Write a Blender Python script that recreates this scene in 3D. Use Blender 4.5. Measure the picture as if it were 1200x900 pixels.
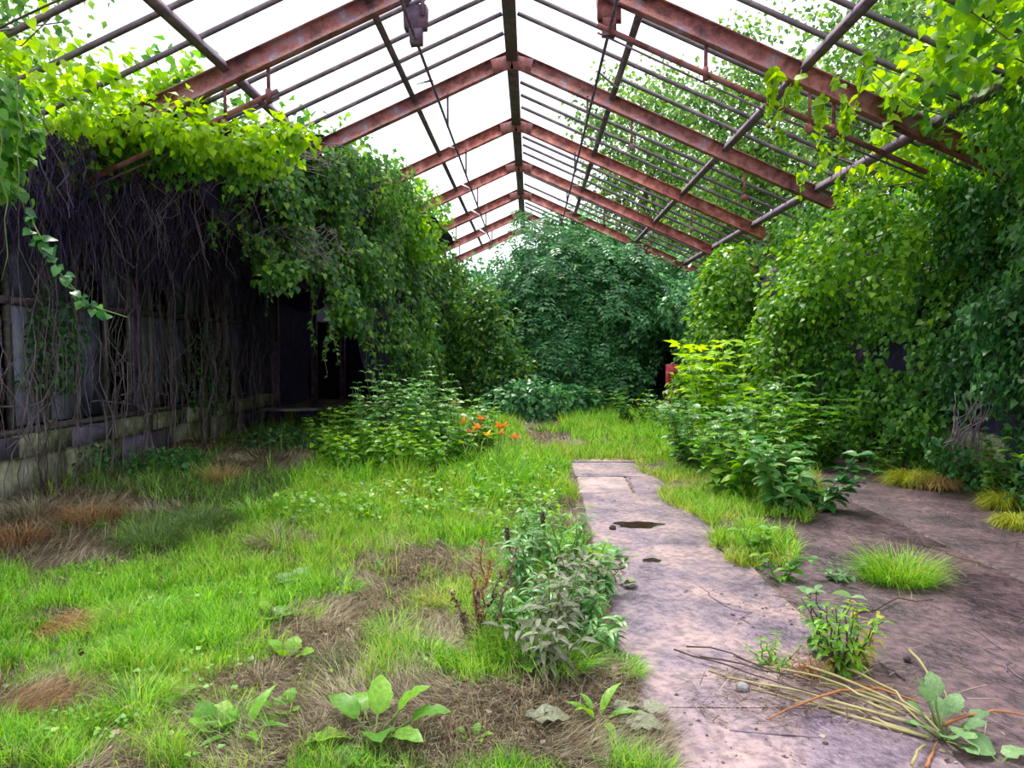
import bpy, math, random
import numpy as np
from mathutils import Matrix, Vector

for o in list(bpy.data.objects):
    bpy.data.objects.remove(o)
S = bpy.context.scene
COL = S.collection
RNG = np.random.default_rng(7)
random.seed(7)
PI = math.pi

# ------------------------------------------------------------------ camera
FPX = 870.0
PITCH = math.atan(40 / FPX)
YAW = math.atan(22 / FPX)
CAMZ = 1.6
cd = bpy.data.cameras.new('camera')
cam = bpy.data.objects.new('camera', cd)
COL.objects.link(cam)
cam.location = (0, 0, CAMZ)
cam.rotation_euler = (PI / 2 - PITCH, 0, YAW)
cd.sensor_width = 36
cd.lens = FPX / 1200 * 36
cd.clip_end = 400
S.camera = cam

# ------------------------------------------------------------------ light
W = bpy.data.worlds.new('overcast_sky')
S.world = W
W.use_nodes = True
bg = W.node_tree.nodes['Background']
bg.inputs[0].default_value = (0.90, 0.93, 1.0, 1)
bg.inputs[1].default_value = 1.9
sd = bpy.data.lights.new('veiled_sun', 'SUN')
sd.energy = 5.5
sd.angle = math.radians(24)
sd.color = (1.0, 0.96, 0.86)
sun = bpy.data.objects.new('veiled_sun', sd)
COL.objects.link(sun)
sun.rotation_euler = (math.radians(-24), math.radians(-12), 0)
S.view_settings.view_transform = 'Standard'
S.view_settings.look = 'None'
S.view_settings.gamma = 1
S.view_settings.use_curve_mapping = False
S.view_settings.exposure = 0.12

# ------------------------------------------------------------------ pixel helpers
_cx = np.array([math.cos(YAW), math.sin(YAW), 0])
_fw = np.array([-math.sin(YAW) * math.cos(PITCH), math.cos(YAW) * math.cos(PITCH), -math.sin(PITCH)])
_up = np.cross(_cx, _fw)


def ray(px, py):
    d = _fw + _cx * (px - 600) / FPX - _up * (py - 450) / FPX
    return d


def at(px, py, Y):
    d = ray(px, py)
    return np.array([0, 0, CAMZ]) + d * (Y / d[1])


def G(px, py):
    d = ray(px, py)
    return np.array([0, 0, CAMZ]) + d * (-CAMZ / d[2])


def project(P):
    Q = np.asarray(P) - np.array([0, 0, CAMZ])
    z = Q @ _fw
    zz = np.maximum(z, 1e-3)
    return 600 + FPX * (Q @ _cx) / zz, 450 - FPX * (Q @ _up) / zz, z


# ------------------------------------------------------------------ numpy geometry helpers
def nz(v):
    return v / np.maximum(np.linalg.norm(v, axis=-1, keepdims=True), 1e-9)


def vnoise(P, s, seed=0):
    P = np.asarray(P, float)
    Q = P / s + 1000.37
    i = np.floor(Q).astype(np.int64)
    f = Q - i
    f = f * f * (3 - 2 * f)
    out = 0
    for a in (0, 1):
        for b in (0, 1):
            for c in (0, 1):
                x, y, z = i[:, 0] + a, i[:, 1] + b, i[:, 2] + c
                n = (x * 73856093) ^ (y * 19349663) ^ (z * 83492791) ^ (seed * 7919 + 13)
                n = ((n ^ (n >> 13)) * 1274126177) & 0x7fffffff
                n = n ^ (n >> 15)
                h = (n & 0xffff) / 65535.0
                out = out + h * (f[:, 0] if a else 1 - f[:, 0]) * (f[:, 1] if b else 1 - f[:, 1]) * (f[:, 2] if c else 1 - f[:, 2])
    return out


def rnd(n, a=0.0, b=1.0):
    return RNG.uniform(a, b, n)


def rv(n, s=1.0):
    return RNG.normal(0, s, (n, 3))


class MB:
    """collects geometry for one mesh"""
    def __init__(self):
        self.V = []; self.F = {3: [], 4: []}; self.n = 0; self.ng = []

    def add(self, V, F3=None, F4=None):
        V = np.asarray(V, float).reshape(-1, 3)
        if F3 is not None and len(F3): self.F[3].append(np.asarray(F3, np.int64) + self.n)
        if F4 is not None and len(F4): self.F[4].append(np.asarray(F4, np.int64) + self.n)
        self.V.append(V); self.n += len(V)
        return self

    def box(self, c, s, rz=0.0, jitter=0.0):
        x, y, z = s[0] / 2, s[1] / 2, s[2] / 2
        v = np.array([[-x, -y, -z], [x, -y, -z], [x, y, -z], [-x, y, -z], [-x, -y, z], [x, -y, z], [x, y, z], [-x, y, z]], float)
        if jitter: v += RNG.uniform(-jitter, jitter, v.shape)
        cr, sr = math.cos(rz), math.sin(rz)
        v[:, :2] = np.stack([v[:, 0] * cr - v[:, 1] * sr, v[:, 0] * sr + v[:, 1] * cr], 1)
        return self.add(v + np.asarray(c, float), None, BOXF)

    def bar(self, a, b, w, h, up=(0, 0, 1)):
        """rectangular bar from a to b, h along up"""
        a = np.asarray(a, float); b = np.asarray(b, float)
        d = nz(b - a); x = nz(np.cross(d, np.asarray(up, float))); u = np.cross(x, d)
        prof = [(-w / 2, -h / 2), (w / 2, -h / 2), (w / 2, h / 2), (-w / 2, h / 2)]
        return self.extrude(a, b, prof, x, u)

    def extrude(self, a, b, prof, x, u):
        k = len(prof)
        va = [a + x * p[0] + u * p[1] for p in prof]
        vb = [b + x * p[0] + u * p[1] for p in prof]
        n0 = self.n
        f4 = [[i, (i + 1) % k, k + (i + 1) % k, k + i] for i in range(k)]
        if k == 4:
            f4 += [[3, 2, 1, 0], [4, 5, 6, 7]]
            self.add(va + vb, None, f4)
        else:
            self.add(va + vb, None, f4)
            self.ng.append([n0 + i for i in range(k)][::-1]); self.ng.append([n0 + k + i for i in range(k)])
        return self

    def ibeam(self, a, b, w, h, tf=0.014, tw=0.012):
        a = np.asarray(a, float); b = np.asarray(b, float)
        d = nz(b - a); x = nz(np.cross(d, np.array([0, 0, 1.0]))); u = np.cross(x, d)
        W2, H2, t = w / 2, h / 2, tw / 2
        prof = [(-W2, -H2), (W2, -H2), (W2, -H2 + tf), (t, -H2 + tf), (t, H2 - tf), (W2, H2 - tf), (W2, H2), (-W2, H2), (-W2, H2 - tf), (-t, H2 - tf), (-t, -H2 + tf), (-W2, -H2 + tf)]
        return self.extrude(a, b, prof, x, u)

    def tube(self, pts, r, sides=5):
        pts = np.asarray(pts, float); n = len(pts)
        r = np.broadcast_to(np.asarray(r, float), (n,))
        T = nz(np.gradient(pts, axis=0))
        ref = np.array([0, 0, 1.0]) if abs(T[:, 2]).mean() < .8 else np.array([1.0, 0, 0])
        A = nz(np.cross(T, ref)); B = np.cross(T, A)
        ang = np.arange(sides) * 2 * PI / sides
        V = pts[:, None] + r[:, None, None] * (np.cos(ang)[None, :, None] * A[:, None] + np.sin(ang)[None, :, None] * B[:, None])
        f = []
        for i in range(n - 1):
            for j in range(sides):
                f.append([i * sides + j, i * sides + (j + 1) % sides, (i + 1) * sides + (j + 1) % sides, (i + 1) * sides + j])
        n0 = self.n
        self.add(V.reshape(-1, 3), None, f)
        self.ng.append([n0 + j for j in range(sides)][::-1]); self.ng.append([n0 + (n - 1) * sides + j for j in range(sides)])
        return self

    def mesh(self, name, mat, off=(0, 0, 0), smooth=False):
        V = np.concatenate(self.V) - np.asarray(off, float)
        loops = []; starts = []; tot = 0
        for k in (3, 4):
            if self.F[k]:
                f = np.concatenate(self.F[k])
                loops.append(f.ravel()); starts.append(tot + np.arange(len(f)) * k); tot += f.size
        for g in self.ng:
            loops.append(np.array(g)); starts.append(np.array([tot])); tot += len(g)
        loops = np.concatenate(loops).astype(np.int32); starts = np.concatenate(starts).astype(np.int32)
        me = bpy.data.meshes.new(name)
        me.vertices.add(len(V)); me.vertices.foreach_set('co', V.astype(np.float32).ravel())
        me.loops.add(len(loops)); me.loops.foreach_set('vertex_index', loops)
        me.polygons.add(len(starts)); me.polygons.foreach_set('loop_start', starts)
        me.update(calc_edges=True)
        if smooth: me.polygons.foreach_set('use_smooth', np.ones(len(starts), bool))
        if mat: me.materials.append(mat)
        return me


BOXF = [[3, 2, 1, 0], [4, 5, 6, 7], [0, 1, 5, 4], [1, 2, 6, 5], [2, 3, 7, 6], [3, 0, 4, 7]]


# ------------------------------------------------------------------ objects
def tag(o, label=None, cat=None, group=None, kind=None):
    if label: o['label'] = label
    if cat: o['category'] = cat
    if group: o['group'] = group
    if kind: o['kind'] = kind
    return o


def root(name, loc, label, cat, group=None, kind=None):
    o = bpy.data.objects.new(name, None); COL.objects.link(o)
    o.location = loc; o.empty_display_size = .1
    return tag(o, label, cat, group, kind)


def wloc(o):
    p = np.zeros(3)
    while o is not None:
        p += np.array(o.location); o = o.parent
    return p


def part(name, mb, mat, parent=None, smooth=False, kind=None, label=None, origin=None):
    """mesh from world-space geometry, as a child of parent (translations only)"""
    base = wloc(parent) if parent is not None else np.zeros(3)
    V = np.concatenate(mb.V)
    if origin is None:
        origin = base if parent is not None else np.array([V[:, 0].mean(), V[:, 1].mean(), V[:, 2].min()])
    origin = np.asarray(origin, float)
    o = bpy.data.objects.new(name, mb.mesh(name, mat, origin, smooth)); COL.objects.link(o)
    o.location = origin - base
    if parent is not None: o.parent = parent
    if kind: o['kind'] = kind
    if label: o['label'] = label
    return o


def inst(name, me, parent, P, M3=None, scale=1.0):
    """object that shares mesh data; P world position, M3 3x3 columns"""
    o = bpy.data.objects.new(name, me); COL.objects.link(o)
    base = wloc(parent)
    o.parent = parent
    m = Matrix.Identity(4)
    if M3 is not None:
        for r in range(3):
            for c in range(3):
                m[r][c] = float(M3[r][c]) * scale
    m.translation = Vector([float(P[i] - base[i]) for i in range(3)])
    o.matrix_basis = m
    return o


# ------------------------------------------------------------------ materials
def newmat(name):
    m = bpy.data.materials.new(name); m.use_nodes = True
    nt = m.node_tree
    for n in list(nt.nodes): nt.nodes.remove(n)
    out = nt.nodes.new('ShaderNodeOutputMaterial')
    return m, nt, out


def ramp(nt, stops):
    r = nt.nodes.new('ShaderNodeValToRGB')
    el = r.color_ramp.elements
    while len(el) < len(stops): el.new(.5)
    for e, (p, c) in zip(el, stops):
        e.position = p; e.color = (*c, 1)
    return r


def leafmat(name, cols, trans=.35, rough=.42, spec=.4):
    """leaf or blade: colour varies from leaf to leaf"""
    m, nt, out = newmat(name)
    N = nt.nodes.new; L = nt.links.new
    g = N('ShaderNodeNewGeometry'); oi = N('ShaderNodeObjectInfo')
    ad = N('ShaderNodeMath'); ad.operation = 'ADD'
    L(g.outputs['Random Per Island'], ad.inputs[0]); L(oi.outputs['Random'], ad.inputs[1])
    fr = N('ShaderNodeMath'); fr.operation = 'FRACT'; L(ad.outputs[0], fr.inputs[0])
    k = len(cols)
    r = ramp(nt, [(i / (k - 1), c) for i, c in enumerate(cols)])
    L(fr.outputs[0], r.inputs[0])
    tc = N('ShaderNodeTexCoord'); nz1 = N('ShaderNodeTexNoise'); nz1.inputs['Scale'].default_value = 9; nz1.inputs['Detail'].default_value = 3
    L(tc.outputs['Object'], nz1.inputs['Vector'])
    mr = N('ShaderNodeMapRange'); mr.inputs[1].default_value = .3; mr.inputs[2].default_value = .7; mr.inputs[3].default_value = .72; mr.inputs[4].default_value = 1.22
    L(nz1.outputs[0], mr.inputs[0])
    mot = N('ShaderNodeVectorMath'); mot.operation = 'SCALE'; L(r.outputs[0], mot.inputs[0]); L(mr.outputs[0], mot.inputs['Scale'])
    p = N('ShaderNodeBsdfPrincipled')
    p.inputs['Roughness'].default_value = rough
    p.inputs['Specular IOR Level'].default_value = spec
    L(mot.outputs[0], p.inputs['Base Color'])
    t = N('ShaderNodeBsdfTranslucent')
    hs = N('ShaderNodeHueSaturation'); hs.inputs['Hue'].default_value = .485; hs.inputs['Saturation'].default_value = 1.1; hs.inputs['Value'].default_value = 1.6
    L(mot.outputs[0], hs.inputs['Color']); L(hs.outputs[0], t.inputs['Color'])
    mx = N('ShaderNodeMixShader'); mx.inputs[0].default_value = trans
    L(p.outputs[0], mx.inputs[1]); L(t.outputs[0], mx.inputs[2]); L(mx.outputs[0], out.inputs[0])
    return m


def surf(name, stops, scale=4.0, detail=6, rough=(.7, .9), bump=.2, bscale=20, spec=.3, metal=0.0, scale2=None, stops2=None, fac2=.5, stretch=None):
    """noise-driven surface: colour ramp, optional second colour layer, bump"""
    m, nt, out = newmat(name)
    N = nt.nodes.new; L = nt.links.new
    tc = N('ShaderNodeTexCoord')
    src = tc.outputs['Object']
    if stretch:
        mp = N('ShaderNodeMapping'); mp.inputs['Scale'].default_value = stretch; L(src, mp.inputs[0]); src = mp.outputs[0]
    n1 = N('ShaderNodeTexNoise'); n1.inputs['Scale'].default_value = scale; n1.inputs['Detail'].default_value = detail; n1.inputs['Roughness'].default_value = .62
    L(src, n1.inputs['Vector'])
    r1 = ramp(nt, stops); L(n1.outputs[0], r1.inputs[0])
    col = r1.outputs[0]
    if stops2:
        n2 = N('ShaderNodeTexNoise'); n2.inputs['Scale'].default_value = scale2; n2.inputs['Detail'].default_value = 8; L(src, n2.inputs['Vector'])
        r2 = ramp(nt, stops2); L(n2.outputs[0], r2.inputs[0])
        mx = N('ShaderNodeMix'); mx.data_type = 'RGBA'; mx.blend_type = 'MULTIPLY'; mx.inputs[0].default_value = fac2
        L(col, mx.inputs[6]); L(r2.outputs[0], mx.inputs[7]); col = mx.outputs[2]
    p = N('ShaderNodeBsdfPrincipled')
    p.inputs['Specular IOR Level'].default_value = spec
    p.inputs['Metallic'].default_value = metal
    L(col, p.inputs['Base Color'])
    mr = N('ShaderNodeMapRange'); mr.inputs[1].default_value = .35; mr.inputs[2].default_value = .65; mr.inputs[3].default_value = rough[0]; mr.inputs[4].default_value = rough[1]
    L(n1.outputs[0], mr.inputs[0]); L(mr.outputs[0], p.inputs['Roughness'])
    if bump:
        nb = N('ShaderNodeTexNoise'); nb.inputs['Scale'].default_value = bscale; nb.inputs['Detail'].default_value = 8; L(src, nb.inputs['Vector'])
        b = N('ShaderNodeBump'); b.inputs['Strength'].default_value = bump; b.inputs['Distance'].default_value = .03
        L(nb.outputs[0], b.inputs['Height']); L(b.outputs[0], p.inputs['Normal'])
    L(p.outputs[0], out.inputs[0])
    return m


M = {}
M['soil'] = surf('soil', [(.3, (.045, .035, .032)), (.5, (.13, .10, .075)), (.62, (.22, .175, .12)), (.75, (.15, .115, .1))], 2.2, bump=.7, bscale=30, scale2=14, stops2=[(.3, (.45, .42, .42)), (.7, (1.2, 1.15, 1.1))], fac2=.7)
M['concrete_path'] = surf('concrete_path', [(.32, (.14, .105, .16)), (.44, (.25, .19, .25)), (.53, (.34, .25, .27)), (.66, (.48, .35, .34))], 1.7, detail=10, rough=(.25, .72), bump=.6, bscale=45, spec=.5, scale2=22, stops2=[(.36, (.42, .38, .45)), (.58, (1.05, 1, 1))], fac2=.75)  # wet patches darker and smoother; their lavender stands in for reflected sky
M['concrete_floor'] = surf('concrete_floor', [(.32, (.045, .028, .042)), (.45, (.10, .062, .08)), (.56, (.16, .10, .115)), (.72, (.25, .165, .16))], 1.6, detail=10, rough=(.3, .75), bump=.9, bscale=26, spec=.45, scale2=17, stops2=[(.36, (.35, .32, .36)), (.6, (1.05, 1, 1))], fac2=.8)
M['concrete_pale'] = surf('concrete_pale', [(.32, (.22, .16, .2)), (.46, (.36, .27, .29)), (.6, (.5, .38, .37))], 2.4, detail=8, rough=(.45, .7), bump=.3, bscale=38, scale2=18, stops2=[(.3, (.6, .55, .6)), (.55, (1, 1, 1))], fac2=.5)
M['moss_concrete'] = surf('moss_concrete', [(.3, (.07, .09, .05)), (.45, (.2, .23, .12)), (.56, (.38, .39, .25)), (.72, (.52, .51, .42))], 3.0, bump=.5, bscale=14, scale2=9, stops2=[(.3, (.35, .4, .4)), (.6, (1, 1, 1))], fac2=.7)
M['lilac_concrete'] = surf('lilac_concrete', [(.3, (.07, .06, .09)), (.5, (.17, .15, .23)), (.7, (.26, .24, .33))], 4.0, bump=.4, bscale=14)
M['rust'] = surf('rust', [(.32, (.07, .03, .04)), (.43, (.21, .075, .07)), (.52, (.36, .13, .11)), (.6, (.26, .17, .21)), (.72, (.52, .36, .37))], 5.0, detail=9, rough=(.6, .85), bump=.3, bscale=30, scale2=1.2, stops2=[(.35, (.62, .58, .72)), (.6, (1, 1, 1))], fac2=.8)
M['rust_red'] = surf('rust_red', [(.32, (.12, .04, .045)), (.46, (.34, .10, .085)), (.56, (.48, .17, .14)), (.7, (.55, .34, .33))], 6.0, detail=9, rough=(.6, .85), bump=.25, bscale=30, scale2=1.5, stops2=[(.35, (.6, .55, .62)), (.6, (1, 1, 1))], fac2=.7)
M['steel'] = surf('steel', [(.3, (.07, .045, .085)), (.5, (.15, .10, .16)), (.66, (.24, .15, .2)), (.8, (.34, .25, .28))], 7.0, rough=(.55, .8), bump=.2, bscale=40)
M['bar'] = surf('bar', [(.3, (.06, .05, .065)), (.55, (.14, .11, .13)), (.75, (.28, .24, .25))], 6.0, rough=(.5, .8), bump=.15, bscale=40)
M['pale_steel'] = surf('pale_steel', [(.3, (.3, .28, .34)), (.6, (.55, .53, .6))], 8.0, rough=(.4, .6), bump=.1)
M['bark'] = surf('bark', [(.3, (.04, .03, .028)), (.55, (.12, .095, .08)), (.75, (.22, .19, .17))], 9.0, bump=.6, bscale=30, stretch=(1, 1, .25))
M['dry_stem'] = surf('dry_stem', [(.3, (.10, .075, .11)), (.55, (.2, .155, .19)), (.75, (.34, .28, .28))], 5.0, bump=.2)  # purple cast of the shade under the canopy mixed into the stem colour
M['mat'] = surf('light_block_mat', [(.35, (.012, .010, .034)), (.5, (.03, .022, .07)), (.62, (.075, .055, .12)), (.75, (.13, .1, .15))], 9.0, bump=1.0, bscale=16, stretch=(1, 1, .4))  # for the opaque light-blocking mats; navy of deep shade put into the colour
M['green_stem'] = surf('green_stem', [(.3, (.07, .13, .03)), (.7, (.19, .27, .07))], 8.0, bump=.1)
M['cut_stalk'] = surf('cut_stalk', [(.3, (.20, .17, .07)), (.5, (.34, .30, .13)), (.7, (.45, .40, .22))], 5.0, bump=.2)
M['orange_stalk'] = surf('orange_stalk', [(.3, (.24, .09, .04)), (.6, (.42, .19, .08)), (.8, (.5, .3, .14))], 6.0, bump=.2)
M['dark_twig'] = surf('dark_twig', [(.3, (.03, .02, .022)), (.7, (.12, .075, .07))], 8.0, bump=.2)
M['dead_weed'] = surf('dead_weed', [(.3, (.06, .035, .02)), (.7, (.2, .12, .06))], 8.0, bump=.2)
M['brick'] = surf('brick', [(.3, (.05, .02, .02)), (.6, (.14, .05, .045)), (.8, (.2, .12, .1))], 12.0, bump=.4)
M['plank'] = surf('plank', [(.3, (.06, .055, .06)), (.6, (.17, .16, .15)), (.8, (.28, .26, .24))], 5.0, bump=.3, stretch=(.4, 4, 4))
M['red_paint'] = surf('red_paint', [(.3, (.20, .012, .02)), (.55, (.42, .025, .045)), (.7, (.5, .1, .12)), (.82, (.5, .35, .35))], 7.0, rough=(.4, .7), bump=.2)
M['stone'] = surf('stone', [(.3, (.15, .14, .16)), (.7, (.42, .40, .42))], 10.0, bump=.4)
M['shade_navy'] = surf('shade_navy', [(.3, (.012, .010, .036)), (.7, (.04, .03, .085))], 4.0, bump=.5)  # near-black navy paints the deep shade onto the surface

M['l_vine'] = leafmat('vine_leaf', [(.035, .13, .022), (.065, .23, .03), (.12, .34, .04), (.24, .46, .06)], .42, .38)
M['l_vine_lime'] = leafmat('vine_leaf_lime', [(.14, .32, .012), (.24, .46, .015), (.36, .56, .02)], .5, .42)  # brightness of backlit leaves put into a lime copy of the vine colour
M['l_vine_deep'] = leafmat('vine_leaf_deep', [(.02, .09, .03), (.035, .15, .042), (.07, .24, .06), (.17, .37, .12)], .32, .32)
M['l_bush'] = leafmat('bush_leaf', [(.035, .13, .06), (.065, .23, .09), (.12, .35, .125), (.23, .5, .19)], .3, .32, .5)
M['l_drape'] = leafmat('drape_leaf', [(.03, .11, .03), (.055, .18, .04), (.1, .27, .05), (.28, .46, .05)], .35, .36)
M['l_tree'] = leafmat('tree_leaf', [(.035, .10, .03), (.07, .18, .035), (.13, .28, .05), (.24, .42, .07)], .4, .42)
M['l_shrub'] = leafmat('shrub_leaf', [(.06, .2, .02), (.11, .31, .03), (.2, .43, .035), (.34, .56, .06)], .38, .38)
M['l_sapling'] = leafmat('sapling_leaf', [(.27, .52, .02), (.4, .64, .03), (.52, .72, .06)], .45, .4)
M['l_weed'] = leafmat('weed_leaf', [(.05, .18, .05), (.09, .28, .06), (.17, .4, .09), (.32, .5, .2)], .33, .34, .5)
M['l_dock'] = leafmat('dock_leaf', [(.09, .25, .025), (.15, .37, .03), (.24, .46, .04)], .35, .42)
M['l_grey'] = leafmat('greygreen_leaf', [(.12, .24, .1), (.18, .33, .14), (.25, .4, .17)], .3, .5)
M['l_wilt'] = leafmat('wilted_leaf', [(.12, .13, .09), (.22, .24, .16), (.3, .31, .22)], .25, .6)
M['l_yellow'] = leafmat('yellow_leaf', [(.3, .36, .03), (.45, .48, .04), (.5, .42, .06)], .35, .5)
M['grass'] = leafmat('grass_blade', [(.04, .16, .02), (.1, .33, .025), (.2, .5, .03), (.32, .62, .045), (.46, .7, .11)], .3, .42, .35)
M['grass_yellow'] = leafmat('grass_blade_yellow', [(.16, .3, .03), (.3, .46, .05), (.46, .56, .1), (.6, .56, .2)], .3, .5, .3)
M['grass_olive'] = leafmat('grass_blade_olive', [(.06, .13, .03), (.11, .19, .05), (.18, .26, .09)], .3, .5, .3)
M['straw'] = leafmat('straw_blade', [(.07, .05, .04), (.2, .15, .1), (.36, .3, .2), (.5, .43, .32), (.25, .27, .12)], .2, .6, .2)
M['straw_gold'] = leafmat('straw_gold_blade', [(.3, .2, .07), (.45, .31, .12), (.55, .42, .2)], .25, .6, .2)
M['straw_rust'] = leafmat('straw_rust_blade', [(.24, .12, .05), (.36, .2, .09), (.44, .3, .15)], .2, .6, .2)
M['sedge'] = leafmat('sedge_blade', [(.3, .38, .03), (.42, .48, .04), (.5, .5, .08)], .3, .5, .3)
M['petal'] = leafmat('lily_petal', [(.75, .14, .015), (.85, .22, .02), (.9, .32, .03)], .3, .5, .3)
M['petal_y'] = leafmat('lily_throat', [(.8, .5, .03), (.85, .6, .06)], .3, .5, .3)
M['thatch'] = leafmat('thatch_stem', [(.022, .018, .06), (.05, .038, .11), (.1, .076, .17), (.2, .15, .24)], .1, .8, .1)  # stem colour pushed to navy to paint the shade below the roof
M['litter'] = leafmat('litter_bit', [(.05, .03, .03), (.12, .075, .06), (.24, .17, .13), (.42, .34, .28)], .1, .7, .2)


def glassmat():
    m, nt, out = newmat('shaded_glass')  # dark mottled blue; shade under the canopy put into the pane colour
    N = nt.nodes.new; L = nt.links.new
    n1 = N('ShaderNodeTexNoise'); n1.inputs['Scale'].default_value = 5; n1.inputs['Detail'].default_value = 8
    tc = N('ShaderNodeTexCoord'); L(tc.outputs['Object'], n1.inputs['Vector'])
    r = ramp(nt, [(.35, (.04, .045, .09)), (.6, (.13, .14, .27)), (.75, (.26, .28, .44))]); L(n1.outputs[0], r.inputs[0])
    p = N('ShaderNodeBsdfPrincipled'); p.inputs['Roughness'].default_value = .35; p.inputs['Specular IOR Level'].default_value = .6
    L(r.outputs[0], p.inputs['Base Color']); L(p.outputs[0], out.inputs[0])
    return m


def watermat():
    m, nt, out = newmat('puddle_water')
    p = nt.nodes.new('ShaderNodeBsdfPrincipled')
    p.inputs['Base Color'].default_value = (.035, .018, .015, 1); p.inputs['Roughness'].default_value = .06
    p.inputs['Specular IOR Level'].default_value = .5
    nt.links.new(p.outputs[0], out.inputs[0])
    return m


M['glass_lit'] = surf('lit_glass', [(.3, (.2, .22, .36)), (.6, (.36, .39, .58)), (.8, (.5, .52, .66))], 5, rough=(.3, .5), bump=.1)  # light reflected and passed by the panes painted as a paler colour
M['glass'] = glassmat(); M['water'] = watermat()

# ------------------------------------------------------------------ leaf templates  (x across, y along, z up)
def tpl(V, F3=None, F4=None):
    return np.array(V, float), np.array(F3 if F3 else [], np.int64).reshape(-1, 3), np.array(F4 if F4 else [], np.int64).reshape(-1, 4)


T_KITE = tpl([(0, 0, 0), (-.36, .38, .07), (0, 1, -.1), (.36, .38, .07)], [(0, 3, 2), (0, 2, 1)])
T_VINE = tpl([(0, 0, 0), (-.44, .28, .08), (0, 1, -.16), (.44, .28, .08), (0, .42, -.02)], [(0, 4, 1), (1, 4, 2), (0, 3, 4), (3, 2, 4)])
T_HEART = tpl([(0, 0, 0), (-.3, -.1, .05), (-.47, .18, .1), (-.38, .5, .07), (0, 1.0, -.2), (.38, .5, .07), (.47, .18, .1), (.3, -.1, .05), (0, .3, .01), (0, .62, -.05)],
              [(0, 8, 1), (1, 8, 2), (2, 8, 3), (3, 8, 9), (3, 9, 4), (0, 7, 8), (7, 6, 8), (6, 5, 8), (5, 9, 8), (5, 4, 9)])


def blade_leaf(wid, n=6, curl=.35, wave=.05, fold=.12, lobes=0.0, seed=0):
    """broad leaf: midrib plus two margins, curved down to the tip"""
    V = []; F = []
    rs = random.Random(seed)
    for i in range(n + 1):
        t = i / n
        w = wid * (math.sin(PI * min(1, t * .86 + .14)) ** .75) * (1 if i < n else .05)
        if i == 0: w = wid * .25
        if lobes: w *= 1 + lobes * (1 if i % 2 else -1)
        z = .12 * math.sin(t * PI * .6) - curl * t * t
        wl = wave * rs.uniform(-1, 1); wr = wave * rs.uniform(-1, 1)
        V += [(-w, t, z + fold * w * 2 + wl), (0, t, z), (w, t, z + fold * w * 2 + wr)]
        if i:
            a = (i - 1) * 3; b = i * 3
            F += [(a, a + 1, b + 1, b), (a + 1, a + 2, b + 2, b + 1)]
    return tpl(V, None, F)


def pinnate(pairs=3, L=.42, spread=1.0):
    V = []; F = []
    def leaflet(x0, y0, ang, ln):
        n = len(V); c, s = math.cos(ang), math.sin(ang)
        for (x, y, z) in [(0, 0, 0), (-.24, .45, .04), (0, 1, -.14), (.24, .45, .04)]:
            x *= ln; y *= ln
            V.append((x0 + x * c + y * s, y0 - x * s + y * c, z * ln - .25 * y0 * y0))
        F.extend([(n, n + 3, n + 2), (n, n + 2, n + 1)])
    for k in range(pairs):
        y = .15 + .6 * k / max(1, pairs - 1)
        leaflet(0, y, 1.05 * spread, L); leaflet(0, y, -1.05 * spread, L)
    leaflet(0, .72, 0, L)
    return tpl(V, F)


def palmate(L=.75):
    V = []; F = []
    for k, (ang, ln) in enumerate([(-1.9, .55), (-.95, .85), (0, 1), (.95, .85), (1.9, .55)]):
        n = len(V); c, s = math.cos(ang), math.sin(ang); ln *= L
        for (x, y, z) in [(0, 0, 0), (-.26, .42, .03), (0, 1, -.15), (.26, .42, .03)]:
            x *= ln; y *= ln
            V.append((x * c + y * s, .25 - x * s + y * c, z * ln))
        F.extend([(n, n + 3, n + 2), (n, n + 2, n + 1)])
    n = len(V)
    V.extend([(-.012, 0, 0), (.012, 0, 0), (0, .3, 0)]); F.append((n, n + 1, n + 2))
    return tpl(V, F)


T_PIN = pinnate(3); T_PALM = palmate()
T_OVATE = blade_leaf(.30, 4, .3, .02, .15)
T_DOCK = blade_leaf(.30, 7, .35, .04, .1, .05, 1)
T_DOCK2 = blade_leaf(.42, 7, .25, .06, .08, .08, 2)
T_NARROW = blade_leaf(.14, 5, .45, .02, .15)


def basis(D, N):
    D = nz(np.asarray(D, float)); X = nz(np.cross(D, N)); Z = np.cross(X, D)
    return X, D, Z


def place(mb, T, P, D, N, Sz):
    tv, f3, f4 = T
    P = np.asarray(P, float); n = len(P)
    if n == 0: return
    X, Dn, Z = basis(D, N)
    Sz = np.broadcast_to(np.asarray(Sz, float), (n,))
    V = P[:, None] + Sz[:, None, None] * (tv[None, :, 0:1] * X[:, None] + tv[None, :, 1:2] * Dn[:, None] + tv[None, :, 2:3] * Z[:, None])
    off = (np.arange(n) * len(tv))[:, None, None]
    F3 = (f3[None] + off).reshape(-1, 3) if len(f3) else None
    F4 = (f4[None] + off).reshape(-1, 4) if len(f4) else None
    mb.add(V.reshape(-1, 3), F3, F4)


def tmesh(name, T, mat):
    mb = MB(); mb.add(*T)
    return mb.mesh(name, mat, smooth=True)


_leafmesh = {}


def leaf_mesh(T, mat):
    k = (id(T), mat.name)
    if k not in _leafmesh: _leafmesh[k] = tmesh('leaf', T, mat)
    return _leafmesh[k]


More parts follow.
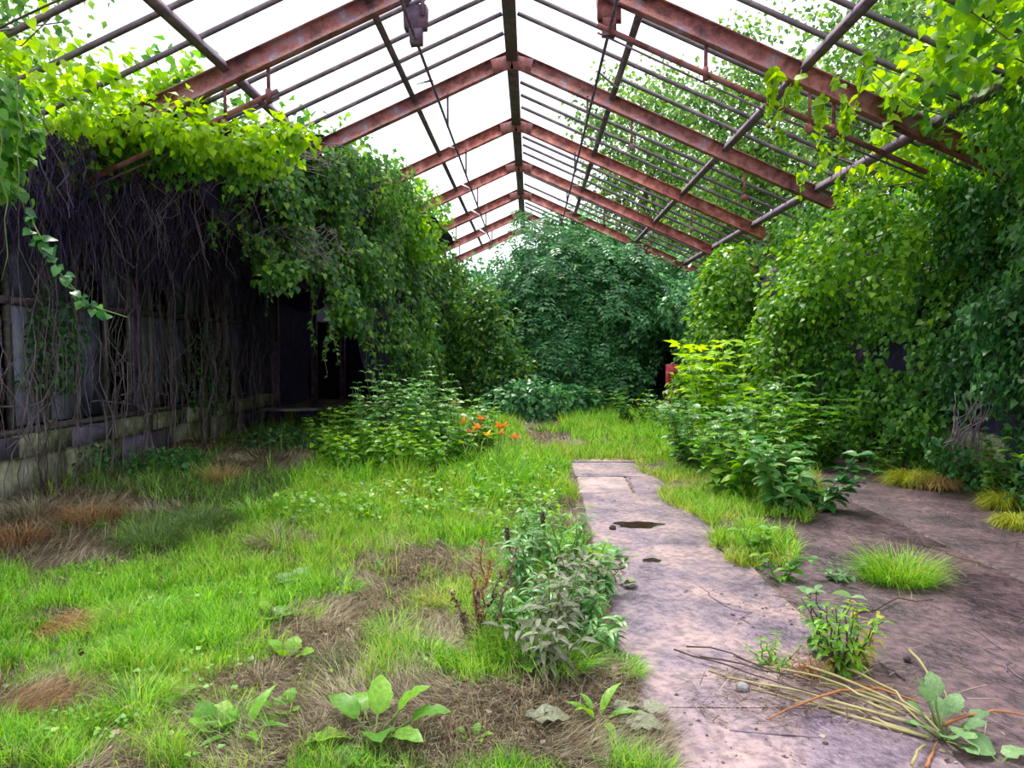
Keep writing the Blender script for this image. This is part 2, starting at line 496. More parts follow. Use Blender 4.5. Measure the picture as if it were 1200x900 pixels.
def foliage(parent, P, D, N, Sz, mat, T=T_VINE, Tnear=T_HEART, parts=0, name='foliage', minpx=9):
    """leaves of one plant: those that show largest as leaf parts, the rest joined"""
    P = np.asarray(P); n = len(P); Sz = np.broadcast_to(np.asarray(Sz, float), (n,))
    sel = np.zeros(n, bool)
    if parts:
        x, y, z = project(P)
        px = Sz * FPX / z
        ok = (x > -10) & (x < 1210) & (y > -10) & (y < 910) & (z > .5) & (px > minpx)
        key = (np.clip(x, -20, 1220) // 7).astype(int) * 1000 + (np.clip(y, -20, 920) // 7).astype(int)
        order = np.argsort(z)
        _, first = np.unique(key[order], return_index=True)
        vis = np.zeros(n, bool); vis[order[first]] = True
        cand = np.where(ok & vis)[0]
        cand = cand[np.argsort(-px[cand])][:parts]
        sel[cand] = True
        X, Dn, Z = basis(D[sel], N[sel])
        me = leaf_mesh(Tnear, mat)
        for p, a, b, c, s in zip(P[sel], X, Dn, Z, Sz[sel]):
            inst('leaf', me, parent, p, np.stack([a, b, c], 1), s)
    rest = ~sel
    if rest.any():
        mb = MB(); place(mb, T, P[rest], np.asarray(D)[rest], np.asarray(N)[rest], Sz[rest])
        part(name, mb, mat, parent, kind='stuff')


UP = np.array([0, 0, 1.0])

# ------------------------------------------------------------------ ground heights
RX, RZ, SL = -0.27, 5.8, 0.45          # ridge x, ridge height, roof slope


def roofz(x):
    return RZ - SL * np.abs(np.asarray(x) - RX)


def gmask(x, y):
    P = np.stack([x, y, np.zeros_like(x)], 1)
    e = .52 + .3 * (vnoise(P, .7, 15) - .5) + .2 * (vnoise(P, .2, 16) - .5)
    return np.clip((e - x) / .3, 0, 1)


def gz(x, y):
    x = np.atleast_1d(np.asarray(x, float)); y = np.atleast_1d(np.asarray(y, float))
    P = np.stack([x, y, np.zeros_like(x)], 1)
    h = (vnoise(P, 1.3, 3) - .5) * .10 + (vnoise(P, .45, 4) - .5) * .05
    m = gmask(x, y)
    far = np.clip((y - 10.5) / 1.5, 0, 1) * np.clip((4.5 - x) / 2, 0, 1)
    m = np.maximum(m, far)
    return h * m + .035 * m - .004 * (1 - m)


# ================================================================== SETTING
def grid(xs, ys, zf):
    X, Y = np.meshgrid(xs, ys); Z = zf(X.ravel(), Y.ravel())
    V = np.stack([X.ravel(), Y.ravel(), Z], 1)
    nx = len(xs); f = []
    i, j = np.meshgrid(np.arange(len(xs) - 1), np.arange(len(ys) - 1)); i = i.ravel(); j = j.ravel()
    f = np.stack([j * nx + i, j * nx + i + 1, (j + 1) * nx + i + 1, (j + 1) * nx + i], 1)
    return V, f


xs = np.concatenate([[-90, -40, -20, -12, -8], np.linspace(-6.5, 6, 126), [8, 12, 20, 40, 90]])
ys = np.concatenate([[-60, -20, -6], np.linspace(-1, 24, 201), [28, 36, 50, 120]])
V, F = grid(xs, ys, gz)
o = part('floor', MB().add(V, None, F), M['soil'], None, True, 'structure', origin=(0, 0, 0))
tag(o, 'bare brown soil floor under the grass of the ruined greenhouse', 'floor')

# concrete path: cast slabs
pr = root('path', (1.0, 6, 0), 'pale mauve concrete path running away through the middle', 'path', kind='structure')


def slab(xl0, xr0, xl1, xr1, y0, y1, mat, parent, name='slab', z=.012, th=.07, rag=.02):
    """slab with slightly ragged edges"""
    n = 9
    t = np.linspace(0, 1, n)
    L0 = np.stack([xl0 + (xl1 - xl0) * t, y0 + (y1 - y0) * t], 1); R0 = np.stack([xr0 + (xr1 - xr0) * t, y0 + (y1 - y0) * t], 1)
    L0[:, 0] += rnd(n, -rag, rag); R0[:, 0] += rnd(n, -rag, rag)
    mid = (L0 + R0) / 2
    V = []
    for k in range(n):
        for q, dz in ((L0[k], -.012), (L0[k] + [.02, 0], 0), (mid[k], .004), (R0[k] - [.02, 0], 0), (R0[k], -.012)):
            V.append((q[0], q[1], z + dz))
    top = len(V)
    for k in range(n):
        V.append((L0[k][0], L0[k][1], z - th)); V.append((R0[k][0], R0[k][1], z - th))
    f = []
    for k in range(n - 1):
        for j in range(4):
            f.append((k * 5 + j, k * 5 + j + 1, (k + 1) * 5 + j + 1, (k + 1) * 5 + j))
        f.append((top + k * 2, k * 5, (k + 1) * 5, top + k * 2 + 2))
        f.append((k * 5 + 4, top + k * 2 + 1, top + k * 2 + 3, (k + 1) * 5 + 4))
    f.append((top, top + 1, 4, 0)); e = (n - 1) * 5; f.append((e, e + 4, top + 2 * n - 1, top + 2 * n - 2))
    mb = MB().add(V, None, f)
    # (end caps as quads over the outer corners)
    return part(name, mb, mat, parent)


slab(.40, 1.66, .47, 1.65, -1.0, 3.242, M['concrete_path'], pr)
slab(.47, 1.65, .52, 1.65, 3.25, 6.043, M['concrete_path'], pr)
slab(.52, 1.65, .55, 1.62, 6.05, 8.213, M['concrete_path'], pr)
slab(.55, 1.15, .57, 1.18, 8.22, 9.25, M['concrete_pale'], pr)
slab(1.17, 1.62, 1.19, 1.60, 8.22, 9.25, M['concrete_path'], pr)
slab(.56, 1.62, .58, 1.62, 9.27, 10.45, M['concrete_path'], pr)
slab(.60, 1.58, .62, 1.55, 10.47, 10.75, M['concrete_pale'], pr, z=.02)

fr_ = root('concrete_floor', (3.2, 6, -.01), 'dark wet mauve concrete floor to the right of the path', 'floor', kind='structure')
for (y0, y1) in ((-1.0, 2.1), (2.105, 4.85), (4.855, 7.4), (7.405, 10.9)):
    slab(1.66, 3.4, 1.66, 3.4, y0, y1, M['concrete_floor'], fr_, z=.006, rag=.004)
    slab(3.405, 5.3, 3.405, 5.3, y0, y1, M['concrete_floor'], fr_, z=.004, rag=.004)


# puddles
def puddle(px, py, rx, ry, label):
    c = G(px, py); n = 28
    a = np.arange(n) * 2 * PI / n
    rr = 1 + .12 * np.sin(a * 3 + px) + .1 * np.sin(a * 5 + 1) + .06 * np.sin(a * 9)
    V = [(c[0], c[1], .0205)] + [(c[0] + rx * rr[i] * math.cos(a[i]), c[1] + ry * rr[i] * math.sin(a[i]), .0185) for i in range(n)]
    f = [(0, 1 + i, 1 + (i + 1) % n) for i in range(n)]
    tag(part('puddle', MB().add(V, f), M['water']), label, 'puddle', kind='stuff')


puddle(748, 617, .21, .13, 'small dark puddle lying across the pale path')
puddle(764, 659, .07, .05, 'tiny dark wet spot on the path below the puddle')

# ------------------------------------------------------------------ roof frame
roof = root('roof_frame', (RX, 14, 3.3), 'rusted bare greenhouse roof of rafters, purlins and thin glazing bars', 'roof', kind='structure')
XL, XR = -5.8, 5.26
FY = [7.74 + 3.0 * k for k in range(-2, 7)]


def rp(off, y, dz=0.0):
    return np.array([RX + off, y, RZ - SL * abs(off) + dz])


un = {-1: nz(np.array([SL * -1, 0, 1.0]) * np.array([1, 1, 1])), 1: nz(np.array([SL, 0, 1.0]))}
strap_spots = {2: [3.1, -2.9], 3: [3.3, 1.7, -3.0], 4: [3.2, -2.6], 5: [2.9, 1.9, -2.6], 6: [3.3, -2.3, -1.7], 7: [2.6, -1.9], 8: [2.4, -2.2]}
for k, y in enumerate(FY):
    for s in (-1, 1):
        e = (XL - RX) if s < 0 else (XR - RX)
        mb = MB().ibeam(rp(.03 * s, y, -.06), rp(e, y, -.06), .10, .21)
        r_ = part('rafter', mb, M['rust'] if k in (2, 3) else M['rust_red'], roof, origin=rp(.03 * s, y, -.06))
        # gusset plate at the ridge
        g = MB().bar(rp(.0, y - .055, -.13), rp(.28 * s, y - .055, -.075), .012, .2)
        part('gusset_plate', g, M['rust'], r_)
        for off in strap_spots.get(k, []):
            if off * s > 0:
                a = rp(off, y, -.16)
                g = MB().bar(a, a - [0, 0, .38], .03, .012, (0, 1, 0)).bar(a - [.02, 0, .36], a - [-.02, 0, .44], .06, .05, (0, 1, 0))
                part('hanger_strap', g, M['rust'], r_)
    # post legs down the walls
    for xx in (XL, XR):
        part('post', MB().ibeam((xx, y, 0), (xx + 1e-3, y, 3.25), .1, .16), M['steel'], roof)
for a, b in zip(FY[:-1], FY[1:]):
    part('ridge_beam', MB().bar((RX, a + .06, RZ - .02), (RX, b - .06, RZ - .02), .16, .2), M['steel'], roof)
    for off in (-2.88, -1.4, 1.42, 3.02, 4.3):
        s = 1 if off > 0 else -1
        part('purlin', MB().bar(rp(off, a + .05, .0), rp(off, b - .05, .0), .075, .1, un[s]), M['steel'], roof)
# glazing bars
for k in range(len(FY) - 1):
    for j in range(1, 5):
        y = FY[k] + 3.0 * j / 5
        for s in (-1, 1):
            if s < 0 and k >= 3 and not (k == 6 and j in (2,)): continue
            e0 = .1 * s; e1 = ((XL if s < 0 else XR) - RX) * 1.0
            if s > 0 and random.random() < .12: e0 = 1.4
            sg = random.uniform(-.02, .02)
            part('glazing_bar', MB().bar(rp(e0, y + sg, .075), rp(e1, y - sg, .075), .034, .045, un[s]), M['bar'], roof)
for xx in (XL, XR):
    part('eave_beam', MB().bar((xx, 1.5, 3.27), (xx, 26, 3.27), .14, .16), M['steel'], roof)

# pipe hung under the first rafter in view
for s, o0, o1 in ((-1, -2.35, -4.6), (1, .95, 4.3)):
    pr_ = root('hanging_pipe', rp(o1, FY[2], -.55), 'rusty pipe slung below the nearest rafter on its %s slope' % ('left' if s < 0 else 'right'), 'pipe', 'pipes slung below the nearest rafter')
    part('pipe', MB().tube([rp(o0, FY[2] + .02, -.46), rp(o1, FY[2] + .02, -.46)], .028, 8), M['rust'], pr_, True)
    part('cable', MB().tube([rp(o0, FY[2] + .06, -.52), rp((o0 + o1) / 2, FY[2] + .06, -.55), rp(o1, FY[2] + .06, -.52)], .012, 5), M['steel'], pr_, True)
    for off in ((-2.45, -3.3) if s < 0 else (2.05, 3.35)):
        a = rp(off, FY[2] + .02, -.15)
        part('hanger', MB().bar(a, a - [0, 0, .28], .035, .014, (0, 1, 0)).bar(a - [0, 0, .25], a - [.0, 0, .38], .05, .05, (0, 1, 0)), M['rust'], pr_)

# vent shafts with gearbox
for s, x0, z0 in ((-1, -1.19, 4.80), (1, .80, 4.87)):
    sh = root('vent_shaft', (x0, FY[2], z0), 'long thin vent shaft with rusty gearbox hung under the %s slope' % ('left' if s < 0 else 'right'), 'shaft', 'vent shafts under the roof')
    part('shaft', MB().tube([(x0, FY[1], z0), (x0, FY[7], z0)], .018, 6), M['steel'], sh, True)
    c = np.array([x0, FY[2] + .07, z0 + .12])
    g = MB(); g.box(c + [0, 0, .10], (.24, .1, .24), 0, .012); g.box(c - [0, 0, .09], (.13, .11, .16), 0, .01)
    gb = part('gearbox', g, M['steel'] if s < 0 else M['rust'], sh)
    part('bracket', MB().bar(c + [-.1, -.07, .2], c + [.1, -.07, .42], .03, .02).bar(c + [.08, -.07, .1], c + [.08, -.07, .45], .04, .02, (0, 1, 0)), M['steel'], gb)
    for k in range(2, 7):
        y = FY[k] + 1.2
        tz = float(roofz(x0 + .45 * s)) - .03
        part('lever_arm', MB().bar((x0, y, z0), (x0 + .3 * s, y + 1.1, tz), .02, .012).bar((x0 + .02, y + .03, z0), (x0 + .34 * s, y + 1.13, tz), .02, .012), M['pale_steel'], sh)
        part('shaft_bearing', MB().bar((x0, FY[k + 1], z0 - .03), (x0, FY[k + 1], float(roofz(x0)) - .12), .03, .012, (0, 1, 0)), M['steel'], sh)

# ------------------------------------------------------------------ left wall: low block wall, mullions, panes
wl = root('wall_left', (XL, 9, 0), 'low mossy block wall with broken window frames along the left side', 'wall', kind='structure')
y = 1.0; i = 0
while y < 14.6:
    L = random.uniform(1.15, 1.45)
    y1 = min(y + L, 14.75)
    part('block', MB().box((XL, (y + y1) / 2, .19), (.30, y1 - y - .02, .44), 0, .008), M['moss_concrete'] if random.random() < .8 else M['lilac_concrete'], wl)
    y = y1
y = .6
while y < 15.2:
    L = random.uniform(.85, 1.1)
    y1 = y + L
    part('block', MB().box((XL + .02, (y + y1) / 2, .535), (.38, L - .02, .23), 0, .01), M['lilac_concrete'] if i in (6, 7, 9) else M['moss_concrete'], wl)
    y = y1; i += 1
part('sill', MB().bar((XL + .05, 1, .69), (XL + .05, 14.6, .69), .2, .05), M['plank'], wl)
part('rail', MB().bar((XL, 1, 2.15), (XL, 14.6, 2.15), .08, .08), M['steel'], wl)
yy = 1.3; i = 0
while yy < 14.5:
    part('mullion', MB().bar((XL, yy, .7), (XL + random.uniform(-.03, .03), yy + random.uniform(-.02, .02), 3.2), .06, .07, (0, 1, 0)), M['plank'], wl)
    if i % 4 in (0, 1, 3):
        part('pane', MB().box((XL - .02, yy + .31, 1.42), (.008, .53, 1.36)), M['glass_lit'] if i in (11, 12, 15) else M['glass'], wl)
    if i % 3 != 1:
        part('pane', MB().box((XL - .02, yy + .31, 2.66), (.008, .53, .92)), M['glass'], wl)
    yy += .62; i += 1
# far wall set back behind the corner, added to block light; then back wall
wlb = root('wall_left_recess', (-7.4, 17.5, 0), 'dark recessed wall added to block light beyond the mossy block wall', 'wall', kind='structure')
part('wall_face', MB().box((-7.4, 19.1, 1.3), (.2, 9.2, 2.6)), M['shade_navy'], wlb)
part('return_face', MB().box((-6.65, 14.85, 1.2), (1.5, .18, 2.4)), M['shade_navy'], wlb)
wr = root('wall_right', (XR, 9, 0), 'low block wall and glazing posts hidden behind the right vines', 'wall', kind='structure')
for k in range(17):
    part('block', MB().box((XR + .1, 1.5 + k * 1.3, .3), (.25, 1.27, .66), 0, .008), M['moss_concrete'], wr)
    part('mullion', MB().bar((XR + .1, 1.5 + k * 1.3, .63), (XR + .1, 1.5 + k * 1.3, 3.2), .06, .07, (0, 1, 0)), M['plank'], wr)
wb = root('wall_back', (0, 23.6, 0), 'dark end wall behind the central bush with an open doorway', 'wall', kind='structure')
part('wall_face', MB().box((-2.2, 23.6, 1.5), (10.4, .2, 3.0)).box((6.0, 23.6, 1.5), (2.4, .2, 3.0)).box((3.9, 23.6, 2.5), (1.8, .2, 1.0)), M['shade_navy'], wb)
# box added behind the doorway to keep it dark
part('doorway_light_block', MB().box((3.9, 26.4, 1.5), (3.0, .15, 3.0)).box((2.4, 25.0, 1.5), (.15, 2.8, 3.0)).box((5.4, 25.0, 1.5), (.15, 2.8, 3.0)).box((3.9, 25.0, 3.05), (3.2, 2.9, .1)), M['shade_navy'], wb)

# ================================================================== LARGE PLANTS
def stem_path(a, b, n=7, wob=.06, sag=0.0):
    a = np.asarray(a, float); b = np.asarray(b, float); t = np.linspace(0, 1, n)[:, None]
    P = a + (b - a) * t
    w = rv(n, wob * np.linalg.norm(b - a) / 2.0); w[0] = 0
    w = w * np.sin(np.clip(t, 0, 1) * PI * .9)
    P = P + w
    P[:, 2] -= sag * np.sin(t[:, 0] * PI)
    return P


def ellipsoid_leaves(c, r, n, lump=.25, shell=.35, gap=.3, lump_s=None, seed=1, down=.55):
    c = np.asarray(c, float); r = np.asarray(r, float)
    d = nz(rv(n)); ls = lump_s or r.mean() * .55
    rr = 1 + lump * 2 * (vnoise(d * r, ls, seed) - .5) + lump * (vnoise(d * r, ls * .4, seed + 1) - .5)
    rr = rr * (1 - shell * rnd(n) ** 2)
    P = c + d * r * rr[:, None]
    k = vnoise(P, ls * .45, seed + 2) > gap
    P = P[k]; d = d[k]; m = len(P)
    o_ = nz(d / r)
    D = o_ * .55 - UP * down + rv(m, .35)
    N = o_ * .5 + UP * .75 + rv(m, .3)
    return P, D, N


def cluster_leaves(centers, rad, per, flat=.7):
    C = np.repeat(np.asarray(centers), per, 0); n = len(C)
    d = rv(n, 1.0); d[:, 2] *= flat
    P = C + d * np.repeat(np.broadcast_to(rad, (len(centers),)), per)[:, None] * .5
    D = nz(d) * .6 - UP * .4 + rv(n, .4); N = UP * .8 + rv(n, .45)
    return P, D, N


def curtain_leaves(poly, n, side, thick=.35, lump=.35, gap=.3, seed=1, fringe=.4, vb=1.0, lump_s=1.1, gs=.5):
    """poly: rows (x, y, zbottom, ztop); side: +1/-1 sign of the x the face looks to"""
    A = np.asarray(poly, float)
    seg = np.linalg.norm(np.diff(A[:, :2], axis=0), axis=1); cum = np.concatenate([[0], np.cumsum(seg)])
    s = rnd(n) * cum[-1]
    B = np.stack([np.interp(s, cum, A[:, i]) for i in range(4)], 1)
    T = np.stack([np.interp(s + .05, cum, A[:, i]) - np.interp(s - .05, cum, A[:, i]) for i in (0, 1)], 1)
    T = nz(T); nr = np.stack([T[:, 1], -T[:, 0], np.zeros(n)], 1)
    nr *= np.sign(nr[:, 0:1] * side + 1e-6)
    v = rnd(n) ** vb
    fr = fringe * (vnoise(np.stack([s, s * 0, s * 0], 1), .35, seed + 9) - .3) * 2
    zb = B[:, 2] + fr * (B[:, 2] > .15)
    z = zb + (B[:, 3] - zb) * v
    P = np.stack([B[:, 0], B[:, 1], z], 1)
    off = lump * 2 * (vnoise(P, lump_s, seed) - .5) + lump * (vnoise(P, lump_s * .4, seed + 1) - .5)
    P = P + nr * (off + thick * (rnd(n) - .6))[:, None]
    k = vnoise(P * [1, 1, .7], gs, seed + 2) > gap
    P, nr = P[k], nr[k]; m = len(P)
    D = nr * .35 - UP * .75 + rv(m, .38); N = nr * .75 + UP * .6 + rv(m, .35)
    return P, D, N


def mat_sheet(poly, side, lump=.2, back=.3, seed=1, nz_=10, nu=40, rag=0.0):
    """opaque sheet added behind the leaves to block light, toned like dead stems"""
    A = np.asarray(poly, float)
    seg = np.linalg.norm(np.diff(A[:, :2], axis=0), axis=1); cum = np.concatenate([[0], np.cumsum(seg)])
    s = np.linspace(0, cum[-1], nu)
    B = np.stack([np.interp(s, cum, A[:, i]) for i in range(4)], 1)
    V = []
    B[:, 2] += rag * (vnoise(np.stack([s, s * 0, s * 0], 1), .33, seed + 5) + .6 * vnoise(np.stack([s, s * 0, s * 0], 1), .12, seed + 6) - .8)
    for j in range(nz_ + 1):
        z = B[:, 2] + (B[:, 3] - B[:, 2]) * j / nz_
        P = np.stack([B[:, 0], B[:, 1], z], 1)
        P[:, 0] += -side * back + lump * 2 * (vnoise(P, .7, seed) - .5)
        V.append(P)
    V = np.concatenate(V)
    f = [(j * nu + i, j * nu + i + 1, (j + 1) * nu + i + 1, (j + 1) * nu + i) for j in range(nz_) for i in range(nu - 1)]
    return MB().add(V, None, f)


def roof_leaves(n, x0f, x1, y0, y1, seed, below=.25, above=.3, gap=.3, gs=.55, side=-1):
    """leaf layer lying over the roof slope, x from inner edge x0f(y) to the eave x1"""
    y = rnd(n, y0, y1); e = x0f(y)
    e = e + .35 * (vnoise(np.stack([y, y * 0, y * 0], 1), .5, seed) - .5) * 2
    x = e + (x1 - e) * rnd(n)
    P = np.stack([x, y, roofz(x) + .05], 1)
    P[:, 2] += rnd(n, -below, above) + .3 * (vnoise(P, .8, seed + 3) - .4)
    k = vnoise(P, gs, seed + 1) > gap
    P = P[k]; m = len(P)
    D = np.stack([-side * np.ones(m) * .3, np.zeros(m), -.45 * np.ones(m)], 1) + rv(m, .5)
    N = UP * .9 + rv(m, .4)
    return P, D, N


def roof_mat(x0f, x1, y0, y1, seed, dz=.02, nx=16, ny=40):  # opaque sheet added along the roof slope to block light
    ys_ = np.linspace(y0, y1, ny); V = []
    for yv in ys_:
        e = float(x0f(np.array([yv]))[0]); xs_ = np.linspace(e, x1, nx)
        P = np.stack([xs_, np.full(nx, yv), roofz(xs_) + dz], 1); P[:, 2] += .25 * (vnoise(P, .6, seed) - .4)
        P[:, 0] += .2 * (vnoise(P, .3, seed + 1) - .5)
        V.append(P)
    V = np.concatenate(V)
    f = [(j * nx + i, j * nx + i + 1, (j + 1) * nx + i + 1, (j + 1) * nx + i) for j in range(ny - 1) for i in range(nx - 1)]
    return MB().add(V, None, f)


def strands(starts, lens, per_m, sz, lean=0.0):
    """hanging shoots: returns stems and leaves"""
    st = []; P = []; D = []; N = []; Z = []
    for a, L in zip(starts, lens):
        n = max(4, int(L * 6)); t = np.linspace(0, 1, n)
        w = np.cumsum(rv(n, .03), 0); w[:, 2] = 0
        p = np.asarray(a) + np.stack([w[:, 0] + lean * t * L, w[:, 1], -t * L], 1)
        st.append(p)
        m = max(3, int(L * per_m)); tt = np.sort(rnd(m, 0.02, 1))
        q = np.stack([np.interp(tt, t, p[:, i]) for i in range(3)], 1)
        sd_ = rv(m, 1.0); sd_[:, 2] = -abs(sd_[:, 2]) * .4
        P.append(q); D.append(nz(sd_) - UP * .35); N.append(UP * .7 + rv(m, .4)); Z.append(sz * (1.15 - .6 * tt) * rnd(m, .75, 1.2))
    return st, np.concatenate(P), np.concatenate(D), np.concatenate(N), np.concatenate(Z)


def stems_part(parent, paths, r, mat, name='stem', sides=4):
    for p in paths:
        part(name, MB().tube(p, np.linspace(r, r * .5, len(p)), sides), mat, parent, True)


# ---- left roof canopy -------------------------------------------------
inner = lambda y: np.interp(y, [4.0, 6.0, 7.7, 8.5, 9.5, 10.75, 14, 18, 24], [-4.6, -4.1, -3.75, -3.7, -3.5, -2.9, -2.5, -2.3, -2.2])
v1 = root('roof_vine', (-4.9, 6.4, 3.4), 'bright lime-green vine sprawling over the open left roof edge nearest the camera', 'vine', 'vines on the left roof')
P, D, N = roof_leaves(3400, inner, -6.6, 4.4, 8.3, 11, .12, .28, .33)
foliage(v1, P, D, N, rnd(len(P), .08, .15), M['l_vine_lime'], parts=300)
stems_part(v1, [stem_path((-6.4, y0, roofz(-6.4) + .1), (-3.9 + random.uniform(-.3, .3), y0 + random.uniform(-1, 1), roofz(-3.9) + .1), 7, .12) for y0 in np.linspace(4.6, 8, 9)], .012, M['dry_stem'])

part('light_block_mat', roof_mat(lambda y: 0 * y - 4.75, -7.6, 1.0, 7.9, 22), M['mat'], v1)  # added over the near bay to keep sky light off the windows
Cb = [(-5, 165, .42, .34), (45, 150, .42, .32), (95, 142, .42, .3), (140, 140, .4, .27), (185, 146, .4, .27), (225, 155, .34, .22), (262, 168, .3, .2), (300, 172, .28, .18), (335, 160, .26, .18)]
PP, DD, NN = [], [], []
for i_, (x_, y_, a_, b_) in enumerate(Cb):
    q1, q2, q3 = ellipsoid_leaves(at(x_, y_ + 6 * math.sin(i_ * 2.3), 7.75 - .25 * (i_ % 3)), (a_ * 1.15, .4, b_ * (1.2 if i_ % 2 else .8)), 300, .6, .95, .36, seed=300 + i_)
    PP.append(q1); DD.append(q2); NN.append(q3)
P, D, N = np.concatenate(PP), np.concatenate(DD), np.concatenate(NN)
foliage(v1, P, D, N, rnd(len(P), .06, .12), M['l_vine_lime'], T_VINE, name='ridge_foliage')
PP, DD, NN = [], [], []
for i_ in range(16):
    q1, q2, q3 = ellipsoid_leaves(at(20 + 20 * i_, 172 + random.uniform(-6, 22), 8.0), (.3, .3, random.uniform(.12, .3)), 110, .5, .95, .3, seed=340 + i_)
    PP.append(q1); DD.append(q2); NN.append(q3)
P, D, N = np.concatenate(PP), np.concatenate(DD), np.concatenate(NN)
foliage(v1, P, D, N, rnd(len(P), .06, .11), M['l_vine'], T_VINE, name='under_foliage')  # darker vine colour paints these leaves as lying in shadow
v2 = root('roof_vine', (-4.6, 12, 3.4), 'dense dark vine thatch covering the left roof from inside the first rafter back', 'vine', 'vines on the left roof')
part('light_block_mat', roof_mat(lambda y: inner(y) - .1, -7.6, 7.9, 24, 21), M['mat'], v2)
P, D, N = roof_leaves(9000, inner, -6.3, 7.8, 20, 13, .25, .45, .2)
P[:, 2] += .1
foliage(v2, P, D, N, rnd(len(P), .09, .15), M['l_vine'])
P, D, N = roof_leaves(2000, lambda y: inner(y) + .1, -5.6, 7.7, 8.6, 17, .35, .35, .2)
foliage(v2, P, D, N, rnd(len(P), .08, .14), M['l_vine_lime'], parts=220, name='edge_foliage')
# shoots hanging off the front edge
stp = [at(x, y, Yd) for x, y, Yd in ((272, 170, 8.0), (284, 165, 8.1), (292, 175, 8.0), (300, 168, 8.2), (240, 168, 8), (200, 165, 8), (330, 150, 8.4), (160, 170, 8), (120, 165, 8.2), (305, 190, 8.0))]
st, P, D, N, Z = strands(stp, [.5, .42, .55, .35, .3, .25, .4, .3, .25, .5], 34, .1)
stems_part(v2, st, .006, M['dry_stem'], 'shoot')
foliage(v2, P, D, N, Z, M['l_vine'], parts=80, name='shoot_foliage', minpx=6)

# ---- near left corner vine hanging down at the frame edge
v3 = root('corner_vine', (-3.2, 4.6, 1.8), 'leafy vine hanging down at the far left edge of the picture', 'vine')
poly = [(-3.6, 4.6, 2.2, 3.35), (-3.5, 5.0, 2.35, 3.45), (-3.7, 5.4, 2.6, 3.5)]
P, D, N = curtain_leaves(poly, 900, 1, .35, .22, .32, 31, .5, 1.0, .6, .4)
foliage(v3, P, D, N, rnd(len(P), .06, .105), M['l_vine'], parts=300, minpx=7)
A_ = [at(30, 245, 4.8), at(70, 320, 4.8), at(105, 358, 4.8), at(150, 372, 4.8)]
pth = np.array([A_[0] + (A_[1] - A_[0]) * t for t in np.linspace(0, 1, 5)] + [A_[1] + (A_[2] - A_[1]) * t for t in (.33, .66, 1)] + [A_[2] + (A_[3] - A_[2]) * t for t in (.33, .66, 1)])
stems_part(v3, [pth, stem_path(at(20, 100, 4.8), at(30, 250, 4.8)), stem_path(at(-5, 130, 4.7), at(5, 330, 4.7))], .006, M['green_stem'], 'shoot')
tt = rnd(46, 0, .86) * (len(pth) - 1)
q = np.stack([np.interp(tt, np.arange(len(pth)), pth[:, i]) for i in range(3)], 1)
m = len(q); foliage(v3, q + rv(m, .02), rv(m, .6) - UP * .7, UP * .5 + np.array([.2, -.6, 0]) + rv(m, .3), rnd(m, .05, .095) * (1.1 - .5 * tt / len(pth)), M['l_vine_deep'], parts=60, name='shoot_foliage', minpx=4)
# lone bright leaves high in the corner
q = np.array([at(x, y, 4.9) for x, y in ((36, 22), (52, 3), (68, 60), (84, 52), (40, 48), (58, 75), (78, 72), (20, 60), (10, 45), (50, 58), (64, 44), (28, 78), (44, 88))])
m = len(q); foliage(v3, q, rv(m, .4) - UP * .8, np.array([.2, -.7, .4]) + rv(m, .25), rnd(m, .06, .09), M['l_vine_lime'], parts=20, name='tip_foliage', minpx=3)
part('shoot', MB().tube([at(-5, 35, 4.9), at(30, 18, 4.9), at(60, 4, 4.9), at(85, -6, 4.9)], .008, 5), M['bark'], v3, True)

# ---- drape in the middle distance, left
v4 = root('vine_drape', (-2.9, 11.5, 1.7), 'thick leafy vine drape hanging from the left roof edge to head height', 'vine')
dpoly = [(-3.95, 9.7, 3.1, 4.05), (-3.5, 10.2, 2.6, 4.3), (-2.95, 10.9, 2.1, 4.55), (-2.6, 11.8, 1.75, 4.65), (-2.4, 13.0, 1.5, 4.7)]
P, D, N = curtain_leaves(dpoly, 15000, 1, .55, .38, .33, 41, .5, 1.0, .8, .36)
foliage(v4, P, D, N, rnd(len(P), .06, .11), M['l_drape'], parts=300, minpx=6.5)
part('light_block_mat', mat_sheet([(x, y, zb + .45, zt) for x, y, zb, zt in dpoly], 1, .15, .35, 43), M['mat'], v4)
st, P, D, N, Z = strands([(x + random.uniform(-.2, .15), y + random.uniform(-.3, .3), zb + random.uniform(.2, .9)) for x, y, zb, zt in dpoly for _ in range(7)], [random.uniform(.4, 1.1) for _ in range(35)], 26, .11)
stems_part(v4, st, .006, M['dry_stem'], 'shoot'); foliage(v4, P, D, N, Z, M['l_drape'], name='shoot_foliage')
P, D, N = ellipsoid_leaves(at(330, 322, 9.6), (.33, .25, .22), 240, .3, .8, .3, seed=44)
foliage(v4, P, D, N, rnd(len(P), .07, .11), M['l_drape'], parts=40, name='low_foliage', minpx=6)

